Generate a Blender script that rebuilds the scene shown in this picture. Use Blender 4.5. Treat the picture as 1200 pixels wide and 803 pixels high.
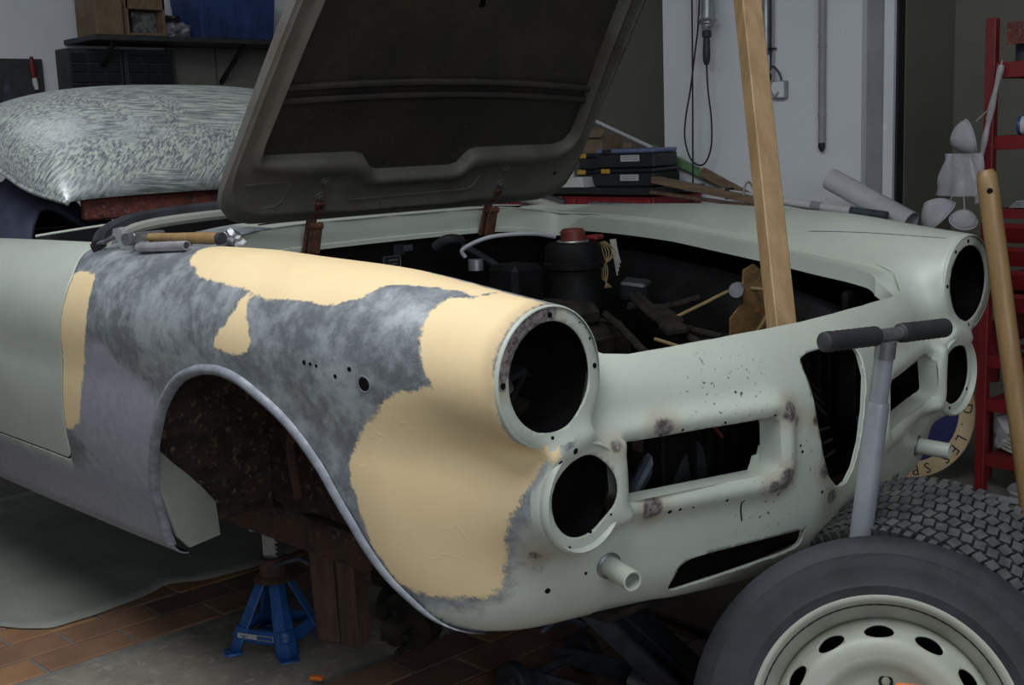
import bpy, bmesh, math, random
import numpy as np
from mathutils import Vector, Matrix, Euler
for o in list(bpy.data.objects): bpy.data.objects.remove(o)
SC = bpy.context.scene; COL = SC.collection
R_ = math.radians; PI = math.pi
random.seed(7); rng = np.random.default_rng(7)

# ------------------------------------------------------------------ camera
cam = bpy.data.objects.new('camera', bpy.data.cameras.new('camera')); COL.objects.link(cam)
cam.data.sensor_width = 36; cam.data.lens = 1430/1200*36; cam.data.clip_start = .05
def cam_axes(yaw, pitch, roll):
    f = Vector((math.cos(yaw)*math.cos(pitch), math.sin(yaw)*math.cos(pitch), -math.sin(pitch)))
    r = Vector((math.sin(yaw), -math.cos(yaw), 0)); u = r.cross(f)
    return math.cos(roll)*r+math.sin(roll)*u, -math.sin(roll)*r+math.cos(roll)*u, f
cr, cu, cf = cam_axes(R_(137.04), R_(9.5), R_(-2.14))
M4 = Matrix((cr, cu, -cf)).transposed().to_4x4(); M4.translation = Vector((1.2796, -1.9267, 1.2562))
cam.matrix_world = M4
SC.camera = cam

# ------------------------------------------------------------------ light
wd = bpy.data.worlds.new('world'); SC.world = wd; wd.use_nodes = True
wd.node_tree.nodes['Background'].inputs[0].default_value = (.78, .88, 1.0, 1)
wd.node_tree.nodes['Background'].inputs[1].default_value = .07
def area(name, loc, target, sx, sy, power, col=(1, 1, 1)):
    l = bpy.data.lights.new(name, 'AREA'); l.shape = 'RECTANGLE'; l.size = sx; l.size_y = sy; l.energy = power; l.color = col
    o = bpy.data.objects.new(name, l); COL.objects.link(o); o.location = loc
    o.rotation_euler = (Vector(target)-Vector(loc)).to_track_quat('-Z', 'Y').to_euler(); return o
area('garage_door_daylight', (5.0, -3.2, 2.3), (-.6, 0, .8), 3.6, 2.6, 85, (.86, .93, 1))
area('ceiling_light', (-.05, -1.4, 3.25), (-.15, -.9, .6), 3.2, 2.0, 112, (.93, .97, 1))
area('rear_fill_light', (-3.3, -.6, 3.25), (-3.9, .3, 1.0), 1.6, 1.2, 8, (.93, .97, 1))  # added fill to lift the left wall and hardtop, not a known fitting
SC.view_settings.view_transform = 'Standard'; SC.view_settings.look = 'None'
SC.view_settings.gamma = 1; SC.view_settings.use_curve_mapping = False; SC.view_settings.exposure = 0.15

# ------------------------------------------------------------------ materials
class G:
    def __init__(s, name):
        s.m = bpy.data.materials.new(name); s.m.use_nodes = True; s.t = s.m.node_tree; s.n = s.t.nodes
        s.b = s.n['Principled BSDF']; s.co = s.n.new('ShaderNodeTexCoord').outputs['Object']
    def put(s, sock, v):
        if isinstance(v, bpy.types.NodeSocket): s.t.links.new(v, sock)
        else:
            if isinstance(v, (tuple, list)) and len(v) == 3 and sock.type == 'RGBA': v = (*v, 1)
            sock.default_value = v
    def bs(s, **k):
        for a, v in k.items(): s.put(s.b.inputs[a.replace('_', ' ')], v)
    def noise(s, scale, detail=4, rough=.55, vec=None, stretch=None, dist=0):
        n = s.n.new('ShaderNodeTexNoise'); n.inputs['Scale'].default_value = scale; n.inputs['Detail'].default_value = detail
        n.inputs['Roughness'].default_value = rough; n.inputs['Distortion'].default_value = dist
        v = vec or s.co
        if stretch:
            if len(stretch) > 3:                                  # turn first, then stretch
                mr = s.n.new('ShaderNodeMapping'); mr.inputs['Rotation'].default_value = stretch[3:]; s.t.links.new(v, mr.inputs[0]); v = mr.outputs[0]
            mp = s.n.new('ShaderNodeMapping'); mp.inputs['Scale'].default_value = stretch[:3]; s.t.links.new(v, mp.inputs[0]); v = mp.outputs[0]
        s.t.links.new(v, n.inputs['Vector']); return n.outputs['Fac']
    def math(s, op, a, b=0.0, c=0.0):
        n = s.n.new('ShaderNodeMath'); n.operation = op
        for i, v in enumerate((a, b, c)): s.put(n.inputs[i], v)
        return n.outputs[0]
    def mix(s, f, a, b):
        n = s.n.new('ShaderNodeMix'); n.data_type = 'RGBA'
        s.put(n.inputs[0], f); s.put(n.inputs[6], a); s.put(n.inputs[7], b); return n.outputs[2]
    def rng(s, v, a, b, c=0., d=1.):
        n = s.n.new('ShaderNodeMapRange'); n.interpolation_type = 'SMOOTHSTEP'
        for i, q in enumerate((v, a, b, c, d)): s.put(n.inputs[i], q)
        return n.outputs[0]
    def attr(s, name):
        n = s.n.new('ShaderNodeAttribute'); n.attribute_name = name; return n.outputs['Fac']
    def bump(s, h, dist=.002, strength=.6):
        n = s.n.new('ShaderNodeBump'); n.inputs['Strength'].default_value = strength; n.inputs['Distance'].default_value = dist
        s.t.links.new(h, n.inputs['Height']); s.t.links.new(n.outputs[0], s.b.inputs['Normal'])
def pm(name, c1, c2=None, rough=.5, metal=0., scale=18, lo=.35, hi=.65, bump=0., bscale=None, stretch=None, alpha=None, detail=5):
    g = G(name)
    if c2 is None: c2 = tuple(x*.78 for x in c1)
    n = g.noise(scale, detail, .6, stretch=stretch)
    g.bs(Base_Color=g.mix(g.rng(n, lo, hi), c1, c2), Metallic=metal, Roughness=g.rng(n, .2, .8, max(rough-.08, .05), min(rough+.08, 1)))
    if bump: g.bump(g.noise(bscale or scale*3, 5, .6, stretch=stretch), bump)
    if alpha is not None: g.bs(Alpha=alpha)
    return g.m

def car_paint():
    g = G('car_body_paint')
    big = g.noise(5, 5, .6); mid = g.noise(38, 5, .65); fine = g.noise(220, 3, .6)
    wob = g.math('ADD', g.math('MULTIPLY', g.math('SUBTRACT', g.noise(22, 6, .7), .5), .045), g.math('MULTIPLY', g.math('SUBTRACT', fine, .5), .012))
    def mask(a, soft=.004, k=1.0): return g.rng(g.math('ADD', g.attr(a), g.math('MULTIPLY', wob, k)), soft, -soft)
    base = g.mix(g.rng(big, .35, .7), (.50, .535, .465), (.45, .485, .42))
    chips = g.math('MULTIPLY', g.rng(g.noise(120, 2, .5), .66, .70), g.attr('chip'))
    base = g.mix(chips, base, (.05, .045, .04))
    # sanded bare steel with hazy primer remains and scratches
    scr = g.noise(60, 3, .7, stretch=(1, 1, 14, 0, R_(52), 0)); scr2 = g.noise(60, 3, .7, stretch=(1, 1, 14, 0, R_(-38), 0)); scr3 = g.noise(50, 3, .7, stretch=(1, 1, 16, 0, R_(4), 0))
    haze = g.rng(g.math('ADD', g.noise(7, 6, .65), g.math('MULTIPLY', g.math('SUBTRACT', mid, .5), .5)), .36, .68)
    steel = g.mix(haze, (.155, .168, .185), (.40, .43, .45))
    sc = g.math('MAXIMUM', g.rng(scr, .60, .72), g.math('MAXIMUM', g.rng(scr2, .62, .74), g.rng(scr3, .6, .75)))
    steel = g.mix(g.math('MULTIPLY', sc, .5), steel, (.52, .55, .56))
    steel = g.mix(g.math('MULTIPLY', g.rng(fine, .60, .75), .35), steel, (.06, .065, .08))
    prim = g.mix(g.rng(mid, .35, .7), (.27, .275, .325), (.32, .325, .37))
    fill = g.mix(g.rng(big, .3, .75), (.85, .66, .385), (.80, .61, .345))
    weld = g.mix(g.rng(g.noise(90, 5, .7), .42, .60), (.23, .21, .215), (.085, .06, .055))
    mm, mp, mf = mask('d_metal', .008), mask('d_prim', .016, .8), mask('d_fill', .0035, .85)
    mw = mask('d_weld', .004, .5); ms = g.rng(g.math('ADD', g.attr('d_weld'), g.math('MULTIPLY', wob, .6)), .03, .0)
    c = g.mix(mm, base, steel); c = g.mix(mp, c, prim); c = g.mix(mf, c, fill)
    c = g.mix(g.math('MULTIPLY', ms, .45), c, (.34, .25, .16)); c = g.mix(mw, c, weld)
    ro = g.math('ADD', .36, g.math('MULTIPLY', mm, .08)); ro = g.math('ADD', ro, g.math('MULTIPLY', g.math('MAXIMUM', mf, mp), .22))
    me = g.math('MULTIPLY', g.math('MULTIPLY', mm, g.math('SUBTRACT', 1, g.math('MAXIMUM', mf, mp))), .25)
    g.bs(Base_Color=c, Roughness=ro, Metallic=me)
    crack = g.n.new('ShaderNodeTexVoronoi'); crack.feature = 'DISTANCE_TO_EDGE'; crack.inputs['Scale'].default_value = 11
    mpg = g.n.new('ShaderNodeMapping'); mpg.inputs['Scale'].default_value = (1.2, 1, 1); g.t.links.new(g.co, mpg.inputs[0])
    va = g.n.new('ShaderNodeVectorMath'); va.operation = 'ADD'; g.t.links.new(mpg.outputs[0], va.inputs[0])
    nn = g.n.new('ShaderNodeTexNoise'); nn.inputs['Scale'].default_value = 14; g.t.links.new(g.co, nn.inputs['Vector'])
    sc_ = g.n.new('ShaderNodeVectorMath'); sc_.operation = 'SCALE'; sc_.inputs['Scale'].default_value = .12
    g.t.links.new(nn.outputs['Color'], sc_.inputs[0]); g.t.links.new(sc_.outputs[0], va.inputs[1]); g.t.links.new(va.outputs[0], crack.inputs['Vector'])
    ck = g.math('MULTIPLY', g.rng(crack.outputs['Distance'], .03, 0.), g.math('MULTIPLY', mf, g.rng(g.noise(6, 2), .52, .62)))
    h = g.math('ADD', g.math('MULTIPLY', mf, .6), g.math('ADD', g.math('MULTIPLY', ck, .3), g.math('MULTIPLY', g.math('MULTIPLY', mm, sc), .12)))
    h = g.math('ADD', h, g.math('MULTIPLY', mw, g.noise(120, 4, .7)))
    g.bump(h, .0012, .55)
    return g.m
M = {}
M['body'] = car_paint()
M['paint'] = pm('pale_green_paint', (.50, .535, .465), (.45, .485, .42), .38, scale=6)
M['black'] = pm('black_paint_and_shade', (.006, .006, .007), (.003, .003, .003), .6)  # near-black: darkness of bay, cockpit and holes is put into this colour
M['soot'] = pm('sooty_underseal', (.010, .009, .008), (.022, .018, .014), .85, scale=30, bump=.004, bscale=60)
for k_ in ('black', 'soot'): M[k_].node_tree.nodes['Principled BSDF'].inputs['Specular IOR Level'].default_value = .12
def rusty(name, c1, c2, c3, sc=25, bump=.004, stretch=None):
    g = G(name); a = g.noise(sc, 6, .7, stretch=stretch); b = g.noise(sc*3.2, 5, .7)
    g.bs(Base_Color=g.mix(g.rng(b, .55, .66), g.mix(g.rng(a, .4, .6), c1, c2), c3), Roughness=.85); g.bump(g.math('ADD', a, b), bump, .9); return g.m
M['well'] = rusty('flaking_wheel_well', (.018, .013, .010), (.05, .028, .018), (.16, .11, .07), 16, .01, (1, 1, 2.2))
M['rail'] = rusty('rusty_chassis', (.085, .04, .028), (.05, .026, .02), (.13, .085, .06), 14, .002)
M['hinge'] = rusty('rusty_hinge', (.11, .04, .022), (.05, .022, .015), (.2, .1, .05), 40, .001)
M['rustred'] = rusty('rust_red_primer', (.15, .035, .025), (.075, .022, .018), (.22, .10, .07), 30, .001)
def hood_mat(name, c1, c2, rust, k):
    g = G(name); a = g.noise(7, 6, .7); b = g.noise(45, 5, .7); d = g.noise(3.5, 4, .6)
    c = g.mix(g.rng(a, .38, .66), c1, c2); c = g.mix(g.math('MULTIPLY', g.rng(b, .56, .7), k), c, rust); c = g.mix(g.math('MULTIPLY', g.rng(d, .55, .68), k*.7), c, tuple(x*.55 for x in rust))
    g.bs(Base_Color=c, Roughness=.62); g.bump(b, .0012, .5); return g.m
M['bonnetframe'] = hood_mat('worn_grey_bonnet_frame', (.100, .094, .083), (.075, .069, .062), (.14, .075, .035), .5)
M['bonnetpan'] = hood_mat('tar_black_bonnet_pad', (.020, .018, .016), (.035, .028, .023), (.085, .045, .022), .55)
M['steel'] = pm('dull_steel', (.34, .35, .37), (.22, .22, .23), .36, .75, 40)
M['chrome'] = pm('bright_steel', (.52, .53, .55), (.38, .38, .40), .3, .55, 30)
M['jackgrey'] = pm('scuffed_jack_paint', (.085, .10, .13), (.05, .058, .078), .48, .3, 25)
M['tube'] = pm('silver_tube_paint', (.36, .38, .41), (.29, .31, .34), .42, .35, 14)
M['rubber'] = pm('dusty_rubber', (.008, .009, .012), (.024, .026, .033), .68, scale=7, bump=.0008, bscale=70)
M['tread'] = pm('dusty_tread_rubber', (.070, .069, .068), (.036, .036, .038), .85, scale=35, bump=.001, bscale=160)
M['grip'] = pm('black_grip_rubber', (.03, .031, .036), (.02, .021, .025), .55)
M['rim'] = pm('cream_rim_paint', (.36, .375, .315), (.30, .315, .26), .40, scale=7)
M['wood'] = pm('pale_batten_wood', (.34, .225, .115), (.26, .165, .078), .65, scale=6, stretch=(6, 6, .8), bump=.0006, bscale=30)
M['darkwood'] = pm('brown_timber', (.17, .10, .065), (.10, .058, .04), .75, scale=7, stretch=(7, 7, .8), bump=.001, bscale=30)
M['ply'] = pm('brown_board', (.13, .098, .07), (.10, .075, .052), .75, scale=5)
M['handlewood'] = pm('varnished_handle_wood', (.29, .185, .08), (.23, .14, .058), .42, scale=5, stretch=(8, 8, .7))
M['plank'] = pm('shelf_plank_wood', (.22, .15, .092), (.15, .10, .062), .75, scale=7, stretch=(.8, 6, 6))
M['bluejack'] = pm('blue_stand_paint', (.022, .105, .33), (.016, .07, .23), .42, scale=20)
M['red'] = pm('red_shelf_paint', (.17, .010, .013), (.13, .007, .009), .45, scale=10)
M['redbench'] = pm('red_bench_paint', (.27, .014, .020), (.20, .010, .014), .4, scale=8)
M['white'] = pm('white_plastic', (.62, .63, .61), (.56, .57, .55), .45)
M['fibre'] = pm('white_mask_fibre', (.42, .42, .43), (.33, .33, .36), .85, scale=12, bump=.002, bscale=25)
M['label'] = pm('paper_label', (.50, .50, .48), (.42, .42, .40), .7, scale=60, stretch=(1, 1, 6))
M['ink'] = pm('dark_print', (.02, .02, .022), None, .7)
M['blackplastic'] = pm('black_plastic', (.016, .017, .02), (.010, .011, .013), .42)
M['blueplastic'] = pm('blue_plastic', (.035, .07, .22), (.022, .045, .14), .45, scale=8)
M['bluelid'] = pm('blue_case_lid', (.16, .20, .36), (.12, .15, .27), .4)
M['yellow'] = pm('yellow_latch', (.55, .33, .05), None, .5)
M['green'] = pm('green_tape', (.17, .30, .15), (.12, .22, .11), .5)
M['pvc'] = pm('grey_pvc', (.58, .59, .61), (.52, .53, .55), .38, scale=5)
M['conduit'] = pm('conduit_grey', (.30, .31, .33), (.25, .26, .28), .5, scale=8)
M['cable'] = pm('black_cable', (.012, .012, .013), None, .5)
M['card'] = pm('cardboard', (.20, .145, .09), (.16, .11, .068), .8, scale=9)
M['galv'] = pm('galvanised_cage', (.42, .44, .46), (.30, .31, .33), .38, .6)
M['orange'] = pm('orange_plastic', (.75, .19, .03), None, .5)
M['cloth'] = pm('navy_quilted_cloth', (.045, .052, .095), (.07, .08, .125), .85, scale=14, bump=.003, bscale=30)
M['mat'] = pm('grey_green_mat', (.26, .27, .235), (.21, .22, .19), .75, scale=5)
M['slate'] = pm('dark_drawer_plastic', (.028, .03, .033), (.042, .044, .046), .6)
M['signblue'] = pm('navy_sign_paint', (.018, .02, .10), None, .55, scale=5)
M['signcream'] = pm('aged_cream_sign_paint', (.52, .40, .24), (.42, .30, .16), .6, scale=8)
M['wirey'] = pm('yellowed_wire', (.20, .14, .055), None, .6)
M['wirew'] = pm('pale_wire', (.36, .34, .29), None, .6)
M['redcap'] = pm('red_cap', (.12, .022, .016), (.08, .014, .010), .5)
M['rustplate'] = rusty('ochre_rust_plate', (.17, .10, .03), (.10, .055, .02), (.24, .10, .03), 18, .001)
M['bag'] = pm('clear_plastic_bag', (.55, .55, .58), (.4, .4, .44), .25, scale=12, bump=.004, bscale=18, alpha=.45)
M['sanded'] = None
def sanded():
    g = G('sanded_hardtop_paint')
    a = g.noise(2.6, 4, .55, dist=.8)
    w = g.n.new('ShaderNodeVectorMath'); w.operation = 'ADD'
    nn = g.n.new('ShaderNodeTexNoise'); nn.inputs['Scale'].default_value = 5; nn.inputs['Detail'].default_value = 2; g.t.links.new(g.co, nn.inputs['Vector'])
    sc = g.n.new('ShaderNodeVectorMath'); sc.operation = 'SCALE'; sc.inputs['Scale'].default_value = .009
    g.t.links.new(nn.outputs['Color'], sc.inputs[0]); g.t.links.new(g.co, w.inputs[0]); g.t.links.new(sc.outputs[0], w.inputs[1])
    s1 = g.noise(34, 3, .7, vec=w.outputs[0], stretch=(4, .28, 5, R_(4), 0, R_(4))); s2 = g.noise(30, 3, .7, vec=w.outputs[0], stretch=(4, 5, .35, R_(42), 0, 0))
    s = g.mix(g.rng(a, .50, .60), s1, s2)
    c = g.mix(g.rng(s, .38, .62), (.27, .29, .32), (.50, .54, .48)); c = g.mix(g.rng(g.noise(9, 5, .6), .5, .7), c, (.46, .49, .50))
    g.bs(Base_Color=c, Metallic=g.rng(s, .6, .4, .15, .5), Roughness=g.rng(s, .3, .7, .26, .42)); g.bump(s, .0012, .4); return g.m
M['sanded'] = sanded()
def plaster(name, c1, c2):
    g = G(name); a = g.noise(1.6, 5, .6); b = g.noise(60, 4, .6)
    c = g.mix(g.rng(a, .35, .7), c1, c2); c = g.mix(g.math('MULTIPLY', g.rng(g.noise(22, 3, .6), .68, .72), .5), c, tuple(min(1, x*1.35) for x in c1))
    g.bs(Base_Color=c, Roughness=.85); g.bump(b, .002, .4); return g.m
M['wallwhite'] = plaster('whitewashed_wall', (.74, .76, .79), (.67, .69, .72))
M['wallolive'] = plaster('olive_grey_wall', (.165, .160, .128), (.135, .133, .107))
M['wallboard'] = plaster('grey_green_wall_board', (.20, .20, .175), (.17, .17, .15))
M['ceil'] = plaster('ceiling_paint', (.35, .35, .35), (.3, .3, .3))
M['concrete'] = rusty('rough_concrete', (.26, .235, .19), (.20, .18, .15), (.33, .30, .25), 9, .003)
M['mortar'] = rusty('grey_mortar', (.20, .19, .17), (.15, .145, .13), (.24, .22, .2), 20, .001)
TILE = [pm('terracotta_tile', (.26, .145, .085), (.20, .11, .065), .6, scale=7, bump=.0006), pm('orange_terracotta_tile', (.33, .175, .085), (.25, .13, .065), .6, scale=7, bump=.0006),
        pm('dark_terracotta_tile', (.15, .085, .06), (.12, .065, .05), .6, scale=7, bump=.0006), pm('brown_terracotta_tile', (.22, .135, .09), (.18, .10, .065), .6, scale=7, bump=.0006)]

# ------------------------------------------------------------------ builders
LOC = {}
def thing(name, label, cat, loc=(0, 0, 0), group=None):
    o = bpy.data.objects.new(name, None); o.empty_display_size = .05; COL.objects.link(o); o.location = loc
    o['label'] = label; o['category'] = cat
    if group: o['group'] = group
    LOC[o] = Vector(loc); return o
def tag(o, label, cat, group=None):
    o['label'] = label; o['category'] = cat
    if group: o['group'] = group
    return o
def root_loc(p):
    while p is not None:
        if p in LOC: return LOC[p]
        p = p.parent
    return Vector((0, 0, 0))
def frame(d):
    d = Vector(d).normalized(); a = Vector((0, 0, 1)) if abs(d.z) < .9 else Vector((1, 0, 0))
    u = a.cross(d).normalized(); return u, d.cross(u), d
class MB:
    def __init__(s): s.v = []; s.f = []; s.mi = []
    def add(s, vs, fs, mi=0):
        o = len(s.v); s.v += [tuple(v) for v in vs]; s.f += [tuple(i+o for i in f) for f in fs]; s.mi += [mi]*len(fs); return s
    def box(s, c, size, rot=None, ch=0., mi=0, axes=None):
        """chamfered box; rot = Euler tuple or axes = 3 vectors"""
        hx, hy, hz = [q/2 for q in size]; ch = min(ch, hx*.9, hy*.9, hz*.9)
        vs = []; idx = {}
        if ch <= 0:
            for i in (-1, 1):
                for j in (-1, 1):
                    for k in (-1, 1): vs.append((i*hx, j*hy, k*hz))
            fs = [(0, 1, 3, 2), (4, 6, 7, 5), (0, 4, 5, 1), (2, 3, 7, 6), (0, 2, 6, 4), (1, 5, 7, 3)]
        else:
            for i in (-1, 1):
                for j in (-1, 1):
                    for k in (-1, 1):
                        for ax in range(3):
                            p = [i*(hx-ch), j*(hy-ch), k*(hz-ch)]; p[ax] = (i*hx, j*hy, k*hz)[ax]
                            idx[i, j, k, ax] = len(vs); vs.append(tuple(p))
            fs = []
            for ax in range(3):
                b, c_ = [(1, 2), (0, 2), (0, 1)][ax]
                for sg in (-1, 1):
                    q = []
                    for (p1, p2) in ((-1, -1), (1, -1), (1, 1), (-1, 1)):
                        k = [0, 0, 0]; k[ax] = sg; k[b] = p1; k[c_] = p2; q.append(idx[k[0], k[1], k[2], ax])
                    fs.append(tuple(q))
                for p1 in (-1, 1):
                    for p2 in (-1, 1):
                        k0 = [0, 0, 0]; k0[b] = p1; k0[c_] = p2; k1 = list(k0); k0[ax] = -1; k1[ax] = 1
                        fs.append((idx[(*k0, b)], idx[(*k1, b)], idx[(*k1, c_)], idx[(*k0, c_)]))
            for i in (-1, 1):
                for j in (-1, 1):
                    for k in (-1, 1): fs.append((idx[i, j, k, 0], idx[i, j, k, 1], idx[i, j, k, 2]))
        if axes: mt = Matrix([Vector(a).normalized() for a in axes]).transposed()
        else: mt = Euler(rot or (0, 0, 0)).to_matrix()
        c = Vector(c)
        return s.add([c+mt@Vector(v) for v in vs], fs, mi)
    def bar(s, p0, p1, w, h, up=(0, 0, 1), ch=0., mi=0):
        p0, p1 = Vector(p0), Vector(p1); d = (p1-p0); L = d.length; d.normalize()
        u = Vector(up); u = (u-d*u.dot(d)).normalized(); sd = d.cross(u)
        return s.box((p0+p1)/2, (L, w, h), axes=(d, sd, u), ch=ch, mi=mi)
    def tube(s, pts, r, n=10, cap=True, closed=False, mi=0):
        P = [Vector(p) for p in pts]; m = len(P); rr = r if isinstance(r, (list, tuple)) else [r]*m
        vs = []; prev = None
        for i in range(m):
            if closed: d = P[(i+1) % m]-P[i-1]
            else: d = P[min(i+1, m-1)]-P[max(i-1, 0)]
            d.normalize()
            if prev is None: u, w, _ = frame(d)
            else:
                u = (prev-d*prev.dot(d)); u = u.normalized() if u.length > 1e-6 else frame(d)[0]; w = d.cross(u)
            prev = u
            for k in range(n):
                a = 2*PI*k/n; vs.append(P[i]+(u*math.cos(a)+w*math.sin(a))*rr[i])
        fs = []
        for i in range(m if closed else m-1):
            for k in range(n):
                a, b = i*n, ((i+1) % m)*n; fs.append((a+k, a+(k+1) % n, b+(k+1) % n, b+k))
        if cap and not closed: fs.append(tuple(range(n-1, -1, -1))); fs.append(tuple((m-1)*n+k for k in range(n)))
        return s.add(vs, fs, mi)
    def cyl(s, p0, p1, r0, r1=None, n=16, mi=0): return s.tube([p0, p1], [r0, r0 if r1 is None else r1], n, mi=mi)
    def lathe(s, prof, c, axis, n=32, mi=0, closed=False):
        """prof: list of (r, h) along axis from c"""
        u, w, d = frame(axis); c = Vector(c); vs = []; m = len(prof)
        for r, h in prof:
            for k in range(n):
                a = 2*PI*k/n; vs.append(c+d*h+(u*math.cos(a)+w*math.sin(a))*max(r, 1e-5))
        fs = [(i*n+k, i*n+(k+1) % n, ((i+1) % m)*n+(k+1) % n, ((i+1) % m)*n+k) for i in range(m if closed else m-1) for k in range(n)]
        return s.add(vs, fs, mi)
    def grid(s, fn, nu, nv, mi=0, closeu=False):
        vs = [fn(i/(nu if closeu else nu-1), j/(nv-1)) for i in range(nu) for j in range(nv)]
        fs = [(i*nv+j, ((i+1) % nu)*nv+j, ((i+1) % nu)*nv+j+1, i*nv+j+1) for i in range(nu if closeu else nu-1) for j in range(nv-1)]
        return s.add(vs, fs, mi)
    def prism(s, poly, c, ax_u, ax_v, depth, mi=0):
        """poly 2D in (u,v) extruded by depth along u x v"""
        u, v = Vector(ax_u).normalized(), Vector(ax_v).normalized(); w = u.cross(v); c = Vector(c); n = len(poly)
        vs = [c+u*a+v*b for a, b in poly]+[c+u*a+v*b+w*depth for a, b in poly]
        fs = [tuple(range(n-1, -1, -1)), tuple(range(n, 2*n))]+[(i, (i+1) % n, n+(i+1) % n, n+i) for i in range(n)]
        return s.add(vs, fs, mi)
    def build(s, name, mats, parent=None, smooth=35, local=False, solid=0.):
        me = bpy.data.meshes.new(name); ro = Vector((0, 0, 0)) if local else root_loc(parent)
        me.from_pydata([tuple(Vector(v)-ro) for v in s.v], [], s.f)
        for m in (mats if isinstance(mats, (list, tuple)) else [mats]): me.materials.append(m)
        if any(s.mi): me.polygons.foreach_set('material_index', s.mi)
        bm = bmesh.new(); bm.from_mesh(me); bmesh.ops.recalc_face_normals(bm, faces=bm.faces); bm.to_mesh(me); bm.free()
        if smooth: me.polygons.foreach_set('use_smooth', [True]*len(me.polygons)); me.set_sharp_from_angle(angle=R_(smooth))
        o = bpy.data.objects.new(name, me); COL.objects.link(o); o.parent = parent
        if solid:
            md = o.modifiers.new('Solidify', 'SOLIDIFY'); md.thickness = abs(solid); md.offset = -1 if solid > 0 else 1
        return o
def bez(pts, n=8):
    """Catmull-Rom through points"""
    P = [Vector(p) for p in pts]; out = []
    for i in range(len(P)-1):
        a, b, c, d = P[max(i-1, 0)], P[i], P[i+1], P[min(i+2, len(P)-1)]
        for k in range(n):
            t = k/n; out.append(.5*((2*b)+(c-a)*t+(2*a-5*b+4*c-d)*t*t+(3*b-a-3*c+d)*t**3))
    out.append(P[-1]); return out
def struct(o): o['kind'] = 'structure'; return o
def dup(o, parent=None, loc=None, rotz=None):
    c = o.copy(); COL.objects.link(c)
    if parent is not None: c.parent = parent
    if loc is not None: c.location = loc
    if rotz is not None: c.rotation_euler = (0, 0, rotz)
    for ch in list(o.children): dup(ch, c)
    return c

# ------------------------------------------------------------------ the room
FL = MB().box((-.4, -.4, -.054), (10.2, 8.2, .10)).build('floor', M['mortar'], smooth=0); struct(FL)
def slab(name, c, size, m, parent=None): return struct(MB().box(c, size).build(name, m, parent, smooth=0))
slab('wall_left', (-5.35, -.4, 1.65), (.2, 8.2, 3.4), M['wallwhite'])
slab('wall_far', (-.4, 3.55, 1.65), (10.2, .2, 3.4), M['wallolive'])
slab('ceiling', (-.4, -.4, 3.4), (10.2, 8.2, .12), M['ceil'])
# whitewashed pier standing proud of the olive wall, with its stepped jamb
slab('wall_pier', (-2.175, 3.18, 1.65), (1.11, .54, 3.3), M['wallwhite'])
slab('trim_1', (-1.578, 3.20, 1.65), (.084, .50, 3.3), M['conduit'])
slab('trim_2', (-1.508, 3.19, 1.65), (.046, .50, 3.3), M['wallwhite'])
slab('trim_3', (-1.479, 2.985, 1.65), (.012, .05, 3.3), M['cable'])
slab('trim_4', (-1.478, 3.24, 1.65), (.014, .44, 3.3), M['wallolive'])
# rough concrete strip through the tiles
def strip():
    xs = np.linspace(-4.4, 3.4, 60); rr = np.random.default_rng(3)
    e0 = -1.585+np.cumsum(rr.normal(0, .006, 60))*.5; e1 = -1.03+np.cumsum(rr.normal(0, .006, 60))*.5
    e0 -= np.linspace(0, e0[-1]+1.6, 60)*.6; e1 -= np.linspace(0, e1[-1]+1.04, 60)*.6
    b = MB()
    def f(u, v):
        i = int(round(u*59)); x = e0[i]+(e1[i]-e0[i])*v
        return (x, xs[i], (0.0035 if 0 < v < 1 else -.006)+.002*math.sin(i*1.7+v*9))
    b.grid(f, 60, 9); return b.build('concrete_strip', M['concrete'], FL, smooth=60)
strip()
def tiles():
    D, L = .122, .242; k = 0; protos = []
    for m in TILE:
        b = MB().box((0, 0, -.006), (D-.009, L-.009, .014), ch=.0025); o = b.build('tile', m, None, smooth=0, local=True); protos.append(o.data); bpy.data.objects.remove(o)
    cells = []
    for i in range(-12, 20):
        for j in range(-12, 14):
            x = -1.66+i*D if i <= 0 else -.975+(i-1)*D
            y = j*L+(L/2 if i % 2 else 0)
            if x < -2.75 or x > .9: continue
            lo, hi = (-1.35, .3) if x < -1.5 else (-.9-.3*x, 1.55)
            if lo < y < hi: cells.append((x, y))
    for x, y in cells[:300]:
        o = bpy.data.objects.new('tile', protos[random.choices((0, 1, 2, 3), (5, 3, 2, 3))[0]]); COL.objects.link(o)
        o.parent = FL; o.location = (x+random.uniform(-.001, .001), y, random.uniform(-.0012, .0008)); o.rotation_euler = (random.uniform(-.003, .003), random.uniform(-.004, .004), random.uniform(-.006, .006))
    return len(cells)
tiles()

# ------------------------------------------------------------------ car body
def spl(t, xs, ys):
    """smooth (Catmull-Rom style) interpolation through knots, clamped ends"""
    xs = np.asarray(xs, float); ys = np.asarray(ys, float)
    m = np.gradient(ys, xs); m[0] = (ys[1]-ys[0])/(xs[1]-xs[0]); m[-1] = (ys[-1]-ys[-2])/(xs[-1]-xs[-2])
    t = np.clip(t, xs[0], xs[-1]); i = np.clip(np.searchsorted(xs, t, side='right')-1, 0, len(xs)-2)
    h = xs[i+1]-xs[i]; s = (t-xs[i])/h
    return ((1+2*s)*(1-s)**2*ys[i] + s*(1-s)**2*h*m[i] + s*s*(3-2*s)*ys[i+1] + s*s*(s-1)*h*m[i+1])
def smin(a, b, k):
    h = np.clip(.5+.5*(b-a)/k, 0, 1); return b*(1-h)+a*h-k*h*(1-h)
def smax(a, b, k): return -smin(-a, -b, k)
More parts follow.
